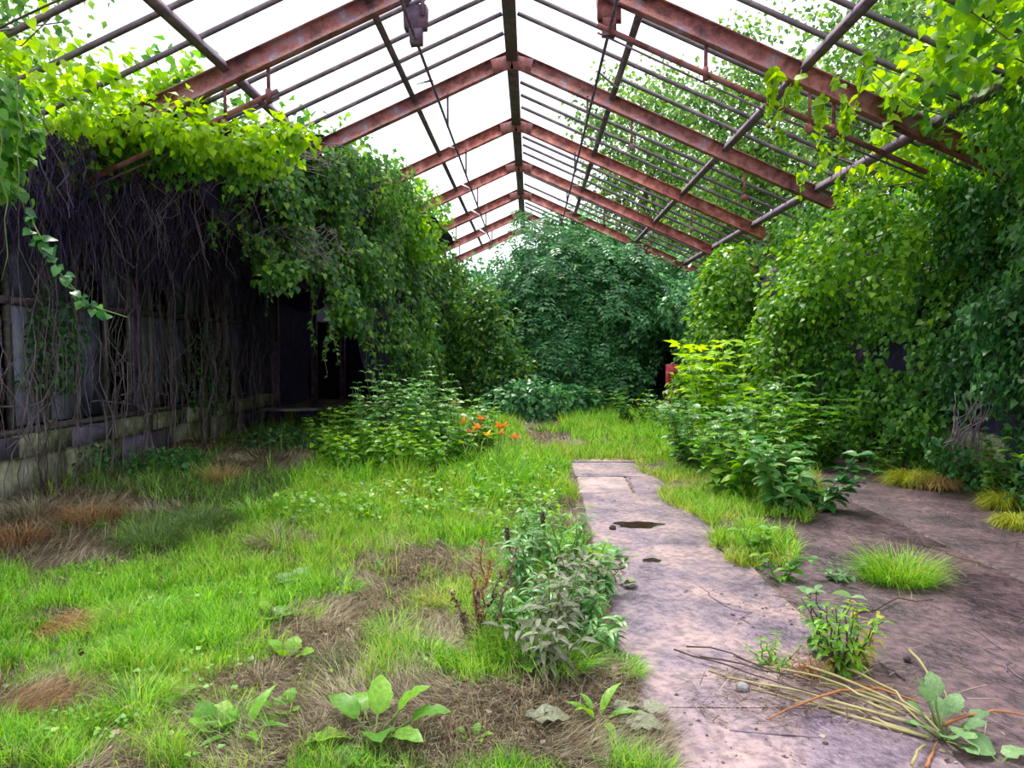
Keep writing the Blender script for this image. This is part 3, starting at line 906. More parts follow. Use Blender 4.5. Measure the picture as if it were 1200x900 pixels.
v5 = root('vine_drape', (-2.2, 15.5, 0), 'dark vine wall reaching the ground beyond the hanging drape', 'vine')
dp2 = [(-2.5, 13.0, 1.2, 4.6), (-2.35, 14.2, .6, 4.55), (-2.25, 15.8, 0, 4.4), (-2.1, 18, 0, 4.2), (-1.9, 21, 0, 4.0)]
P, D, N = curtain_leaves(dp2, 10000, 1, .4, .35, .3, 51, .4, 1.0, 1.1, .5)
foliage(v5, P, D, N, rnd(len(P), .09, .15), M['l_drape'])
part('light_block_mat', mat_sheet([(x, y, zb, zt) for x, y, zb, zt in dp2], 1, .15, .45, 53), M['mat'], v5)
part('light_block_mat', mat_sheet([(-7.0, 14.9, 0, 2.85), (-7.0, 23.4, 0, 2.85)], 1, .12, 0, 57), M['mat'], v5)  # added sheets closing the bright gaps around the recess
part('light_block_mat', mat_sheet([(-7.4, 15.1, 0, 2.7), (-5.6, 15.1, 0, 3.45)], 1, .1, 0, 58), M['mat'], v5)
# pale yellowish clump near its top
P, D, N = ellipsoid_leaves(at(490, 265, 14), (.55, .5, .75), 900, .3, .6, .35, seed=55)
foliage(v5, P, D, N, rnd(len(P), .08, .13), M['l_shrub'], name='pale_foliage')

# ---- hedge outside the left wall, added to block side light
hd = root('screen_hedge', (-6.6, 9, 0), 'dark ivy added outside the left windows to block side light', 'ivy')
hp = [(-6.25, 1.0, 0, 3.6), (-6.3, 8, 0, 3.6), (-6.3, 15, 0, 3.6)]
part('light_block_mat', mat_sheet(hp, 1, .15, .25, 61, 10, 60), M['mat'], hd)
P, D, N = curtain_leaves(hp, 5000, 1, .3, .15, .25, 62)
foliage(hd, P, D, N, rnd(len(P), .09, .15), M['l_vine_deep'])
# ivy patches on the inside of the wall
for (px, py, r, lab) in ((245, 435, (.25, .6, .75), 'dark ivy patch climbing the far end of the mossy block wall'), (45, 400, (.2, .5, .7), 'dull ivy patch over the window posts at the far left')):
    Yd = {245: 12.6, 45: 8.6}[px]
    c = at(px, py, Yd); c[0] = XL + .22
    e = root('wall_ivy', (c[0], c[1], .66), lab, 'ivy', 'ivy patches inside the left wall')
    P, D, N = ellipsoid_leaves(c, r, 1100, .3, .7, .35, seed=int(px))
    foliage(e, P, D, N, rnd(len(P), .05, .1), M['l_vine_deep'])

# ---- bare hanging stems under the left canopy: one tangle by the rafter, one in front of the windows
tg = root('dead_vine_tangle', (-4.6, 8.6, 2.2), 'tangle of bare dry vine stems dangling under the left roof thatch', 'vine stems')
for k in range(130):
    yv = random.uniform(7.9, 11.2); xv = random.uniform(-5.3, float(inner(np.array([yv]))[0]) + .05)
    zt = float(roofz(xv)) - .05; L = random.uniform(.4, 1.5)
    n = 9; t = np.linspace(0, 1, n)
    sw = random.uniform(-.5, .5); cu = random.uniform(-.3, .3)
    p = np.stack([xv + sw * t + cu * np.sin(t * PI * random.uniform(1, 2.2)) + rv(n, .02)[:, 0], yv + .25 * np.sin(t * 4 + k) + rv(n, .02)[:, 0], zt - L * t + .12 * np.sin(t * PI * 2 * random.random())], 1)
    part('stem', MB().tube(p, np.linspace(random.uniform(.003, .0075), .0025, n), 4), M['dry_stem'], tg, True)
for k in range(44):     # horizontal scraggle along the thatch edge and at the drape's foot
    a = at(random.uniform(110, 330), random.uniform(165, 200), random.uniform(8.2, 9)); b = a + np.array([random.uniform(.4, 1.1), random.uniform(-.2, .3), random.uniform(-.15, .15)])
    part('stem', MB().tube(stem_path(a, b, 8, .14), np.linspace(.006, .003, 8), 4), M['dry_stem'], tg, True)
tg2 = root('dead_vine_tangle', (-5.3, 9.5, 0), 'screen of thin upright dead stems standing in front of the left windows', 'vine stems')
for k in range(250):
    yv = random.uniform(6.4, 14.3); xv = random.uniform(-5.4, -4.9)
    z0 = 0 if random.random() < .45 else random.uniform(.5, 1.5); z1 = random.uniform(1.2, 3.2)
    p = stem_path((xv, yv, z0), (xv + random.uniform(-.15, .15), yv + random.uniform(-.25, .25), z1), 8, .06)
    part('stem', MB().tube(p, np.linspace(random.uniform(.003, .008), .0025, 8), 4), M['dry_stem'] if random.random() < .55 else M['dark_twig'], tg2, True)
n = 4200
y = rnd(n, 6.7, 14.6); x = rnd(n, -5.5, -4.5) + .3 * (y > 9.5) * rnd(n); zt = roofz(x) - rnd(n, 0, .25)
L_ = rnd(n, .35, 1.3) * np.interp(x, [-5.75, -4.3], [1.15, .45]); t_ = np.linspace(0, 1, 6)
wx = np.cumsum(RNG.normal(0, .05, (n, 6)), 1); wy = np.cumsum(RNG.normal(0, .06, (n, 6)), 1)
Pm = np.stack([x[:, None] + wx, y[:, None] + wy, zt[:, None] - L_[:, None] * t_[None]], 2)
fa = rnd(n, 0, PI); wv = np.stack([np.cos(fa), np.sin(fa), np.zeros(n)], 1)[:, None] * rnd(n, .003, .009)[:, None, None] * (1 - .6 * t_)[None, :, None]
Vs = np.stack([Pm - wv, Pm + wv], 2).reshape(-1, 3)
f4 = np.array([[2 * k, 2 * k + 1, 2 * k + 3, 2 * k + 2] for k in range(5)])
part('fine_stems', MB().add(Vs, None, (f4[None] + (np.arange(n) * 12)[:, None, None]).reshape(-1, 4)), M['thatch'], tg2, kind='stuff')
for k in range(12):
    yv = random.uniform(7, 13)
    p = stem_path((-5.5, yv, random.uniform(.5, 1.0)), (-5.45, yv + random.uniform(.6, 1.8), random.uniform(.6, 1.2)), 8, .1)
    part('stem', MB().tube(p, np.linspace(.013, .007, 8), 4), M['dry_stem'], tg2, True)
# scraggly nest of thin twigs at the drape's left foot
tg3 = root('dead_vine_tangle', at(350, 290, 9.8), 'brown twig nest caught at the lower left of the leafy drape', 'vine stems')
for k in range(60):
    a = at(random.uniform(320, 400), random.uniform(262, 300), random.uniform(9.7, 10.3)); b = a + np.array([random.uniform(-.5, .5), random.uniform(-.15, .2), random.uniform(-.45, .05)])
    part('twig', MB().tube(stem_path(a, b, 6, .2), np.linspace(.006, .003, 6), 3), M['dry_stem'], tg3, True)

# ---- right vines
v6 = root('roof_vine', (4.6, 6, 3.3), 'bright vine spilling over the right roof edge nearest the camera', 'vine', 'vines on the right roof')
innr = lambda y: np.interp(y, [2, 4.7, 6.5, 7.7, 9, 10.75, 14], [2.2, 2.55, 3.1, 3.55, 4.1, 4.55, 4.8])
P, D, N = roof_leaves(5200, innr, 6.2, 3.6, 9.4, 71, .18, .3, .32, .6, 1)
foliage(v6, P, D, N, rnd(len(P), .08, .15), M['l_vine_lime'], parts=300)
P, D, N = roof_leaves(2600, lambda y: innr(y) + .4, 6.2, 3.6, 10.5, 77, .35, .1, .35, .6, 1)
foliage(v6, P, D, N, rnd(len(P), .08, .14), M['l_vine'], name='under_foliage', parts=0)
stems_part(v6, [stem_path((6.0, y0, roofz(6.0) + .1), (3.3 + random.uniform(-.3, .3), y0 + random.uniform(-1, 1), roofz(3.3) + .1), 7, .12) for y0 in np.linspace(4, 9.5, 9)], .012, M['dry_stem'])
stp = [at(x, y, Yd) for x, y, Yd in ((910, 88, 7.6), (925, 100, 7.6), (945, 80, 7.5), (960, 110, 7.4), (985, 90, 7.2), (1000, 120, 7.2), (950, 150, 8.2), (975, 140, 8), (1010, 60, 6.5), (1040, 100, 6.5), (905, 70, 7.6), (965, 180, 9.2), (985, 195, 9.2), (940, 200, 10), (1010, 190, 8.5))]
st, P, D, N, Z = strands(stp, [random.uniform(.3, .7) for _ in stp], 34, .12)
stems_part(v6, st, .006, M['green_stem'], 'shoot'); foliage(v6, P, D, N, Z, M['l_vine_lime'], parts=200, name='shoot_foliage', minpx=6)

v7 = root('vine_curtain', (4.7, 7.4, 0), 'tall green vine curtain covering the right wall down to the floor, nearest stretch', 'vine', 'vine curtains on the right wall')
rp1 = [(4.15, 4.5, 0, 3.9), (4.6, 6.3, 0, 3.75), (4.98, 7.7, 0, 3.6), (5.2, 9.3, 0, 3.6)]
P, D, N = curtain_leaves(rp1, 26000, -1, .5, .42, .36, 73, .3, .9, .9, .4)
foliage(v7, P, D, N, rnd(len(P), .05, .10), M['l_vine_deep'], parts=300)
part('light_block_mat', mat_sheet([(a, b, c, d - .7) for a, b, c, d in rp1], -1, .15, .2, 74), M['mat'], v7)
P, D, N = curtain_leaves([(a - .12, b, 1.9, d + .1) for a, b, c, d in rp1], 6500, -1, .55, .45, .42, 173, .7, .8, 1.0, .55)
foliage(v7, P, D, N, rnd(len(P), .055, .105), M['l_vine'], parts=0, name='light_foliage')

v8 = root('vine_curtain', (4.5, 11.5, 0), 'vine curtain on the right wall, middle stretch behind the leafy shrubs', 'vine', 'vine curtains on the right wall')
rp2 = [(5.2, 9.3, 0, 3.7), (4.65, 10.6, 0, 3.75), (4.45, 12.2, 0, 3.9), (4.3, 14, 0, 3.9)]
P, D, N = curtain_leaves(rp2, 18000, -1, .5, .45, .35, 75, .3, .9, 1.0, .42)
foliage(v8, P, D, N, rnd(len(P), .06, .11), M['l_vine'], parts=300, minpx=7)
part('light_block_mat', mat_sheet([(a, b, c, d - .7) for a, b, c, d in rp2], -1, .15, .5, 76), M['mat'], v8)
PP, DD, NN = [], [], []
for i_, (x_, y_, Y_, r_) in enumerate([(1000, 275, 9.7, .5), (1030, 320, 9.5, .5), (970, 300, 10.4, .5), (1060, 280, 9.0, .45), (1015, 245, 9.4, .35), (955, 335, 11, .5)]):
    q1, q2, q3 = ellipsoid_leaves(at(x_, y_, Y_), (r_, r_, r_), 520, .4, .8, .3, seed=400 + i_)
    PP.append(q1); DD.append(q2); NN.append(q3)
P, D, N = np.concatenate(PP), np.concatenate(DD), np.concatenate(NN)
foliage(v8, P, D, N, rnd(len(P), .06, .11), M['l_shrub'], name='upper_foliage')
hd2 = root('screen_hedge', (6.3, 9, 0), 'dark hedge outside the right wall glimpsed through vine gaps', 'hedge')
hp2 = [(6.2, 3.0, 0, 3.2), (6.2, 10, 0, 3.2), (6.2, 23, 0, 3.2)]
part('light_block_mat', mat_sheet(hp2, -1, .2, .4, 461, 10, 60), M['mat'], hd2)
P, D, N = curtain_leaves(hp2, 5000, -1, .4, .25, .25, 462)
foliage(hd2, P, D, N, rnd(len(P), .09, .16), M['l_vine_deep'])
v9 = root('vine_curtain', (4.2, 17, 0), 'vine curtain on the right wall, far stretch fading toward the back', 'vine', 'vine curtains on the right wall')
rp3 = [(4.3, 14, 0, 3.7), (4.3, 16, 0, 3.5), (4.2, 19, 0, 3.3), (4.6, 22.5, 0, 3.2)]
P, D, N = curtain_leaves(rp3, 9000, -1, .45, .4, .3, 78, .3, 1.0, 1.1, .55)
foliage(v9, P, D, N, rnd(len(P), .09, .16), M['l_drape'])
part('light_block_mat', mat_sheet([(a, b, c, d - .5) for a, b, c, d in rp3], -1, .15, .5, 79), M['mat'], v9)
# bare patch of dry stems low in the right curtain
tg4 = root('dead_vine_tangle', at(1135, 490, 7.8), 'small bare patch of dry stems low in the right vine curtain', 'vine stems')
for k in range(22):
    a = at(random.uniform(1105, 1150), random.uniform(515, 530), 7.75 + random.uniform(-.1, .1)); b = at(random.uniform(1115, 1165), random.uniform(455, 490), 7.8 + random.uniform(-.1, .1))
    part('stem', MB().tube(stem_path(a, b, 6, .12), np.linspace(.007, .004, 6), 4), M['dry_stem'], tg4, True)


# ---- trees and bushes
def woody(r, base, centers, trunk_r, mat, top):
    base = np.asarray(base, float); top = np.asarray(top, float)
    tr = stem_path(base, top, 9, .04)
    part('trunk', MB().tube(tr, np.linspace(trunk_r, trunk_r * .35, 9), 7), mat, r, True)
    for c in centers:
        k = random.randint(2, 7)
        part('branch', MB().tube(stem_path(tr[k], c, 6, .08, -.1), np.linspace(trunk_r * .35, trunk_r * .08, 6), 5), mat, r, True)


def tree(name, label, base, c, r, ncl, per, crad, lsz, mat, T=T_KITE, group=None, tr=.12, nbr=14, cat='tree'):
    R_ = root(name, base, label, cat, group)
    d = nz(rv(ncl)) * (rnd(ncl) ** .4)[:, None]
    C = np.asarray(c) + d * np.asarray(r)
    woody(R_, base, C[:nbr], tr, M['bark'], np.asarray(c) + [0, 0, r[2] * .6])
    P, D, N = cluster_leaves(C, rnd(ncl, crad * .6, crad * 1.3), per)
    foliage(R_, P, D, N, rnd(len(P), lsz * .7, lsz * 1.3), mat, T)
    return R_


cb = root('big_bush', (1.6, 20.3, 0), 'big dense dark green bush filling the far end of the path', 'bush')
CBc = [((1.2, 20.4, 2.7), (2.3, 1.9, 2.55)), ((2.7, 20.8, 3.0), (1.7, 1.6, 1.55)), ((.1, 20.9, 2.0), (1.6, 1.5, 2.1)), ((1.0, 20.0, 1.2), (1.85, 1.7, 1.3))]
woody(cb, (1.6, 20.6, 0), [np.array(c) + rv(1)[0] * .8 for c, r in CBc for _ in range(4)], .14, M['bark'], (1.5, 20.6, 4.2))
for i, (c, r) in enumerate(CBc):
    P, D, N = ellipsoid_leaves(c, r, 5200, .28, .35, .3, lump_s=.8, seed=81 + i * 5, down=.8)
    foliage(cb, P, D, N, rnd(len(P), .24, .42), M['l_bush'], T_PIN)
    P, D, N = ellipsoid_leaves(c, np.array(r) * .8, 1500, .2, .4, 0, lump_s=.9, seed=82 + i * 5)
    foliage(cb, P, D, N, rnd(len(P), .3, .45), M['l_bush'], T_PIN, name='inner_foliage')


def bush(name, label, base, blobs, n, lsz, mat, T=T_KITE, group=None, parts=0, seed=1, minpx=9, Tn=T_OVATE, cat='bush'):
    R_ = root(name, base, label, cat, group)
    b = np.asarray(base, float)
    for k in range(5):
        c, r = random.choice(blobs)
        part('stem', MB().tube(stem_path(b + [random.uniform(-.1, .1), random.uniform(-.1, .1), 0], np.asarray(c) + rv(1)[0] * np.asarray(r) * .4, 7, .08), np.linspace(.025, .008, 7), 5), M['bark'], R_, True)
    PP = []; DD = []; NN = []
    for i, (c, r) in enumerate(blobs):
        P, D, N = ellipsoid_leaves(c, r, n, .28, .6, .28, seed=seed + i * 7)
        PP.append(P); DD.append(D); NN.append(N)
    P = np.concatenate(PP); k = P[:, 2] > .02
    foliage(R_, P[k], np.concatenate(DD)[k], np.concatenate(NN)[k], rnd(k.sum(), lsz * .7, lsz * 1.3), mat, T, Tn, parts, minpx=minpx)
    return R_


# left back filler shrubs
bush('shrub', 'mid-green leafy shrub between the dark vine wall and the big bush', (-.9, 17.6, 0), [((-.9, 17.6, 1.5), (.7, .6, 1.5)), ((-1.2, 17.8, 2.4), (.5, .5, .9)), ((-.4, 17.4, .8), (.6, .5, .8))], 1300, .13, M['l_drape'], seed=101, group='shrubs at the back')
bush('shrub', 'low dark shrub at the foot of the big bush left of the path end', (-.1, 16.4, 0), [((-.1, 16.4, .45), (.9, .5, .55)), ((.9, 17.4, .35), (.7, .4, .45))], 1300, .13, M['l_bush'], seed=111, group='shrubs at the back')
bush('shrub', 'dark tall shrub filling the corner behind the vine wall on the left', (-1.9, 22.2, 0), [((-1.9, 22.2, 2.6), (1.1, .8, 1.7)), ((-.9, 22.4, 2.8), (.9, .7, 1.6))], 1800, .16, M['l_bush'], seed=161, group='shrubs at the back')
# right back shrubs
bush('shrub', 'light green shrub under the far right rafters', (3.7, 14.6, 0), [((3.7, 14.6, 1.5), (.8, .7, 1.5)), ((3.9, 14.9, 2.9), (.6, .6, .8)), ((3.4, 14.2, .7), (.7, .6, .8))], 1600, .13, M['l_shrub'], seed=121, group='shrubs on the right')
bush('shrub', 'bluish dark shrub between the red panel and the right vines', (3.9, 18.2, 0), [((4.0, 18.4, 2.6), (.9, .7, .9)), ((4.2, 18.0, 1.2), (.7, .6, 1.2))], 1300, .15, M['l_bush'], seed=131, group='shrubs on the right')
bush('shrub', 'bright tall shrub in front of the middle right vine curtain', (3.95, 11.9, 0), [((4.0, 12.0, 1.2), (.6, .55, 1.2)), ((4.25, 12.2, 2.4), (.55, .5, .9))], 1500, .11, M['l_shrub'], seed=141, group='shrubs on the right', parts=150, minpx=7)

# trees outside
TR = [
    ('tall airy tree beyond the roof right of the ridge', (5.0, 34, 0), (5.0, 34, 10.5), (3.2, 3, 4.5), 80, 80, 1.2, .24),
    ('tall tree rising behind the far right rafters', (8.5, 28, 0), (8.5, 28, 8.5), (3.4, 3, 5), 130, 100, 1.15, .22),
    ('tree standing outside above the right vine curtain', (9.2, 19, 0), (9.2, 19, 7.6), (2.8, 3, 4.2), 130, 110, .95, .18),
    ('near tree outside the right wall arching over the roof', (8.0, 11.5, 0), (7.8, 11.5, 6.6), (2.2, 2.6, 2.6), 110, 100, .8, .14),
    ('tree closest to the camera outside the right wall', (7.6, 7.0, 0), (7.2, 7.2, 6.0), (2.0, 2.2, 2.0), 90, 90, .75, .13),
    ('distant tree showing low behind the end rafters', (10.5, 40, 0), (10.5, 40, 7), (5, 3, 6), 120, 110, 1.6, .3),
]
for lab, b, c, r, ncl, per, cr, ls in TR:
    tree('tree', lab, b, c, r, ncl, per, cr, ls, M['l_tree'], group='trees outside on the right')
tree('tree', 'dark leafy tree outside the roof in the upper left corner', (-9.3, 11.5, 0), (-8.8, 11.5, 5.9), (2.4, 2.2, 2.6), 110, 70, .7, .14, M['l_tree'], group='trees outside on the left')
tree('tree', 'low leafy tree closing the view behind the end wall', (-3.4, 26.5, 0), (-3.4, 26.5, 2.6), (3, 1.4, 2.2), 80, 60, .9, .22, M['l_bush'], group='trees behind the end wall')
tree('tree', 'leafy tree behind the end wall to the right of the bush', (4.6, 30.5, 0), (4.6, 30.5, 3.8), (2.6, 1.2, 1.8), 80, 60, .9, .22, M['l_bush'], group='trees behind the end wall')

# ================================================================== WEEDS AND SMALL PLANTS
def leafy_plant(name, label, cat, group, loc, h, stems, spread, lsz, lps, mat, T=T_OVATE, smat=None, droop=.35, top=.45, parts=True, zmin=.08, lean=(0, 0)):
    loc = np.array([loc[0], loc[1], float(gz(loc[0], loc[1])[0]) if len(loc) < 3 else loc[2]])
    R_ = root(name, loc, label, cat, group)
    smat = smat or M['green_stem']
    P = []; D = []; N = []; Z = []
    for s in range(stems):
        a = random.uniform(0, 2 * PI); hh = h * random.uniform(.7, 1.0); sp = spread * random.uniform(.2, 1)
        n = 7; t = np.linspace(0, 1, n)
        b0 = loc + [math.cos(a) * spread * .15, math.sin(a) * spread * .15, -.02]
        p = np.stack([b0[0] + (math.cos(a) * sp + lean[0]) * t ** 1.5, b0[1] + (math.sin(a) * sp + lean[1]) * t ** 1.5, b0[2] + hh * t], 1) + rv(n, .01) * (t[:, None] > 0)
        part('stem', MB().tube(p, np.linspace(.006 + .004 * h, .002, n), 4), smat, R_, True)
        tt = np.linspace(zmin, 1, lps)
        for i, tv in enumerate(tt):
            q = np.array([np.interp(tv, t, p[:, k]) for k in range(3)])
            ph = i * 1.57 + random.uniform(-.3, .3) + a
            for sgn in (0, PI):
                d = np.array([math.cos(ph + sgn), math.sin(ph + sgn), -droop + tv * (.3 + droop) + random.uniform(-.15, .15)])
                P.append(q); D.append(d); N.append(UP + rv(1, .28)[0])
                Z.append(lsz * (1 - (1 - top) * tv) * random.uniform(.75, 1.15))
    P = np.array(P); D = np.array(D); N = np.array(N); Z = np.array(Z)
    if parts:
        foliage(R_, P, D, N, Z, mat, T, T, parts=300, minpx=4.5)
    else:
        foliage(R_, P, D, N, Z, mat, T)
    return R_


# tall nettle-like weeds left of the path
wd = [(-2.2, 9.6, .95), (-2.05, 10.2, 1.15), (-1.75, 9.4, 1.05), (-1.55, 10.1, 1.2), (-1.3, 9.5, .95), (-1.15, 10.3, 1.1), (-.95, 9.8, .9), (-1.85, 10.8, 1.25), (-.8, 10.6, 1.0), (-2.35, 10.5, .8), (-1.45, 9.0, .75), (-1.0, 9.1, .65), (-.55, 10.2, .75), (-1.9, 9.0, .7), (-2.1, 8.7, .62), (-1.65, 8.55, .55), (-1.25, 8.65, .55), (-2.55, 9.3, .8)]
names_w = ['at the left end of the tall weed patch', 'second row left of the tall weed patch', 'with broad leaves at the front left of the weed patch', 'tall in the middle of the weed patch', 'in the front middle of the weed patch', 'tall behind the orange lilies', 'just left of the orange lilies', 'tallest, at the back of the weed patch', 'at the back right of the weed patch', 'half in shade at the outer left of the weed patch', 'short, low at the front of the weed patch', 'short, in front of the orange lilies', 'behind the right-hand lilies', 'short, front left in the weed patch', 'lowest at the front left corner of the weed patch', 'lowest at the front centre of the weed patch', 'lowest at the front right of the weed patch', 'leaning out at the left flank of the weed patch']
for (x, y, h), nm in zip(wd, names_w):
    leafy_plant('tall_weed', 'leafy green weed ' + nm, 'weed', 'tall weeds left of the path', (x, y), h * 1.14, 8, .34, .21, 11, M['l_weed'] if h > .8 else M['l_shrub'], T_OVATE)

# daylilies
def petals(c, r, up):
    mb = MB()
    a = np.arange(6) * PI / 3 + random.random()
    D = np.stack([np.cos(a), np.sin(a) * .8, np.full(6, .9)], 1) + np.asarray(up) * .5
    N = UP - D * .2
    place(mb, T_NARROW if False else blade_leaf(.22, 4, .45, .02, .1), np.repeat([c], 6, 0), D, np.repeat([[0, 0, 1.0]], 6, 0), np.full(6, r))
    return mb


lil = [(543, 497), (560, 503), (564, 493), (553, 508), (585, 502), (587, 509), (604, 515), (533, 476), (571, 512)]
ln_ = ['leftmost of the front lilies', 'fullest bloom in the lily cluster', 'tallest of the lily cluster', 'low bloom in the middle of the cluster', 'big bloom on the right of the cluster', 'small bloom below the right big one', 'lone lily furthest right beside the path', 'single lily high and back on the left', 'yellowish bloom low in the cluster']
for i, (px, py) in enumerate(lil):
    Yd = 9.4 + .25 * math.sin(i * 2.1) if i != 7 else 10.6
    c = at(px, py, Yd)
    b = np.array([c[0] + random.uniform(-.06, .06), Yd + .05, float(gz(c[0], Yd)[0])])
    R_ = root('day_lily', b, 'orange day lily, ' + ln_[i], 'lily', 'orange lilies beside the path')
    part('stalk', MB().tube(stem_path(b, c, 6, .04), .005, 5), M['green_stem'], R_, True)
    for f in range(2 if i in (1, 4) else 1):
        cc = c + rv(1, .03)[0] * (f > 0)
        part('flower', petals(cc, .11 if i != 5 else .08, (0, -1, 0)), M['petal_y'] if i == 8 else M['petal'], R_, True)
    for k in range(9):
        a = random.uniform(0, 2 * PI); L = random.uniform(.35, .6); t = np.linspace(0, 1, 6)
        p = np.stack([b[0] + math.cos(a) * L * .6 * t, b[1] + math.sin(a) * L * .6 * t, b[2] + L * (1.5 * t - 1.0 * t * t)], 1)
        w = np.array([math.sin(a), -math.cos(a), 0]) * .012
        V = np.concatenate([p - w * (1 - t[:, None] * .95), p + w * (1 - t[:, None] * .95)]); n = 6
        part('leaf', MB().add(V, None, [(j, n + j, n + j + 1, j + 1) for j in range(n - 1)]), M['grass'], R_)

# right of the path: sapling, shrubs, lush low plant
leafy_plant('sapling', 'young sapling with bright yellow-green tiered leaves right of the path', 'sapling', None, (2.62, 10.6), 2.0, 7, .42, .34, 11, M['l_sapling'], T_PALM, M['green_stem'], .1, .75)
leafy_plant('leafy_shrub', 'mid-green shrub with flat leaves between the sapling and right wall', 'shrub', 'weedy shrubs right of the path', (3.2, 10.6), 1.3, 14, .75, .27, 11, M['l_weed'], T_PALM, None, .1, .8)
leafy_plant('leafy_shrub', 'shrub with small leaves below the sapling by the path', 'shrub', 'weedy shrubs right of the path', (2.15, 9.8), 1.0, 14, .55, .2, 10, M['l_weed'], T_PALM, None, .2, .7)
leafy_plant('leafy_shrub', 'lime-tipped shrub standing behind the lush low clump', 'shrub', 'weedy shrubs right of the path', (2.75, 8.9), 1.1, 14, .55, .22, 10, M['l_shrub'], T_PALM, None, .2, .7)
leafy_plant('leafy_shrub', 'dark shrub against the foot of the right vine curtain', 'shrub', 'weedy shrubs right of the path', (3.9, 10.2), 1.1, 14, .7, .22, 9, M['l_vine'], T_PALM, None, .2, .8)
leafy_plant('broadleaf_clump', 'lush dark green clump at the tip of the weedy strip', 'weed', 'broadleaf clumps right of the path', (2.5, 7.25), .8, 14, .6, .19, 10, M['l_weed'], T_OVATE, None, .3, .7)
leafy_plant('broadleaf_clump', 'bluish green clump hugging the floor beside the lush one', 'weed', 'broadleaf clumps right of the path', (2.85, 7.45), .6, 12, .5, .18, 9, M['l_vine_deep'], T_OVATE, None, .3, .8)
leafy_plant('broadleaf_clump', 'leafy clump on the path side of the lush one', 'weed', 'broadleaf clumps right of the path', (2.15, 7.9), .8, 12, .45, .18, 9, M['l_shrub'], T_OVATE, None, .3, .7)
leafy_plant('broadleaf_clump', 'tall leafy clump rising at the back of the weedy strip', 'weed', 'broadleaf clumps right of the path', (2.4, 8.5), 1.0, 12, .5, .19, 9, M['l_weed'], T_OVATE, None, .3, .7)
# foot of right curtain
for i, (x, y, h, nm) in enumerate([(4.55, 9.6, .5, 'behind the yellow sedge mounds'), (4.1, 10.9, .55, 'in the shade at the foot of the right curtain'), (5.0, 8.9, .5, 'between the sedge mounds and the right curtain'), (4.95, 6.9, .7, 'at the right edge against the curtain'), (3.5, 11.1, .55, 'low beside the dark shrub by the right wall'), (4.75, 6.6, .9, 'pale, at the far right edge of the picture'), (5.0, 8.0, .75, 'covering the bare block under the dry stem patch'), (5.0, 7.5, .7, 'beside the further sedge mound at the right edge')]):
    leafy_plant('low_weed', 'low leafy weed ' + nm, 'weed', 'low weeds along the right wall', (x, y), h, 8, .4, .13, 7, M['l_shrub'] if i % 2 else M['l_vine'], T_OVATE, None, .2, .7)
# beyond the path end
for i, (px, py, h, nm) in enumerate([(655, 492, .7, 'left of the path end under the bush'), (700, 487, .75, 'straight behind the path end'), (745, 502, .8, 'right behind the path end'), (760, 480, .7, 'below the dark doorway'), (620, 492, .75, 'at the left foot of the big bush'), (785, 512, .7, 'just below the red panel')]):
    g = G(px, py); leafy_plant('low_weed', 'low green weed ' + nm, 'weed', 'low weeds at the path end', (g[0], g[1]), h, 14, .75, .17, 9, M['l_drape'], T_OVATE, None, .2, .7, parts=False)

# small plants at the path edge
leafy_plant('path_weed', 'small bright weed sprouting between path and concrete floor', 'weed', None, G(887, 655)[:2].tolist() + [.0], .3, 5, .18, .12, 5, M['l_dock'], T_OVATE, None, .25, .8)
leafy_plant('path_weed', 'little grey-green weed just nearer than the bright path weed', 'weed', None, G(915, 680)[:2].tolist() + [.0], .2, 4, .14, .1, 5, M['l_vine'], T_OVATE, None, .25, .8)
leafy_plant('floor_weed', 'small pale weed left of the light grass clump', 'weed', None, G(985, 680)[:2].tolist() + [.0], .15, 4, .2, .1, 4, M['l_grey'], T_OVATE, None, .25, .8)
# weed in the stalk pile
leafy_plant('ragged_weed', 'ragged half-yellow weed standing over the pile of cut stalks', 'weed', None, G(985, 792)[:2].tolist() + [.0], .42, 11, .22, .095, 9, M['l_dock'], T_NARROW, M['dark_twig'], .45, .7, lean=(-.05, 0))
leafy_plant('ragged_weed', 'yellowing weed drooping beside the ragged one', 'weed', None, G(1000, 780)[:2].tolist() + [.0], .33, 5, .15, .10, 6, M['l_yellow'], T_NARROW, M['green_stem'], .5, .7)
leafy_plant('ragged_weed', 'pale-leaved weed at the back of the stalk pile', 'weed', None, G(965, 770)[:2].tolist() + [.0], .42, 4, .12, .12, 5, M['l_grey'], T_OVATE, M['dark_twig'], .2, .7)
leafy_plant('ragged_weed', 'low feathery weed at the left of the stalk pile', 'weed', None, G(905, 785)[:2].tolist() + [.0], .16, 7, .2, .07, 6, M['l_dock'], T_NARROW, None, .2, .7)


def rosette(name, label, cat, loc, leaves, mat, T=T_DOCK, group=None, stalk=None):
    loc = np.array([loc[0], loc[1], loc[2] if len(loc) > 2 else float(gz(loc[0], loc[1])[0])])
    R_ = root(name, loc, label, cat, group)
    for (ang, el, ln, st) in leaves:
        d = np.array([math.cos(ang) * math.cos(el), math.sin(ang) * math.cos(el), math.sin(el)])
        p = loc + d * st
        if st > .02: part('leaf_stalk', MB().tube(stem_path(loc, p, 5, .05), .005, 5), stalk or M['green_stem'], R_, True)
        N = UP + rv(1, .1)[0]
        d2 = nz(d - UP * .1)
        X, Dn, Zz = basis(d2[None], N[None])
        inst('leaf', leaf_mesh(T, mat), R_, p, np.stack([X[0], Dn[0], Zz[0]], 1), ln)
    return R_


def ros(n, el, ln, st, jit=.3):
    return [(k * 2 * PI / n + random.uniform(-jit, jit), el * random.uniform(.6, 1.4), ln * random.uniform(.7, 1.15), st * random.uniform(.6, 1.2)) for k in range(n)]


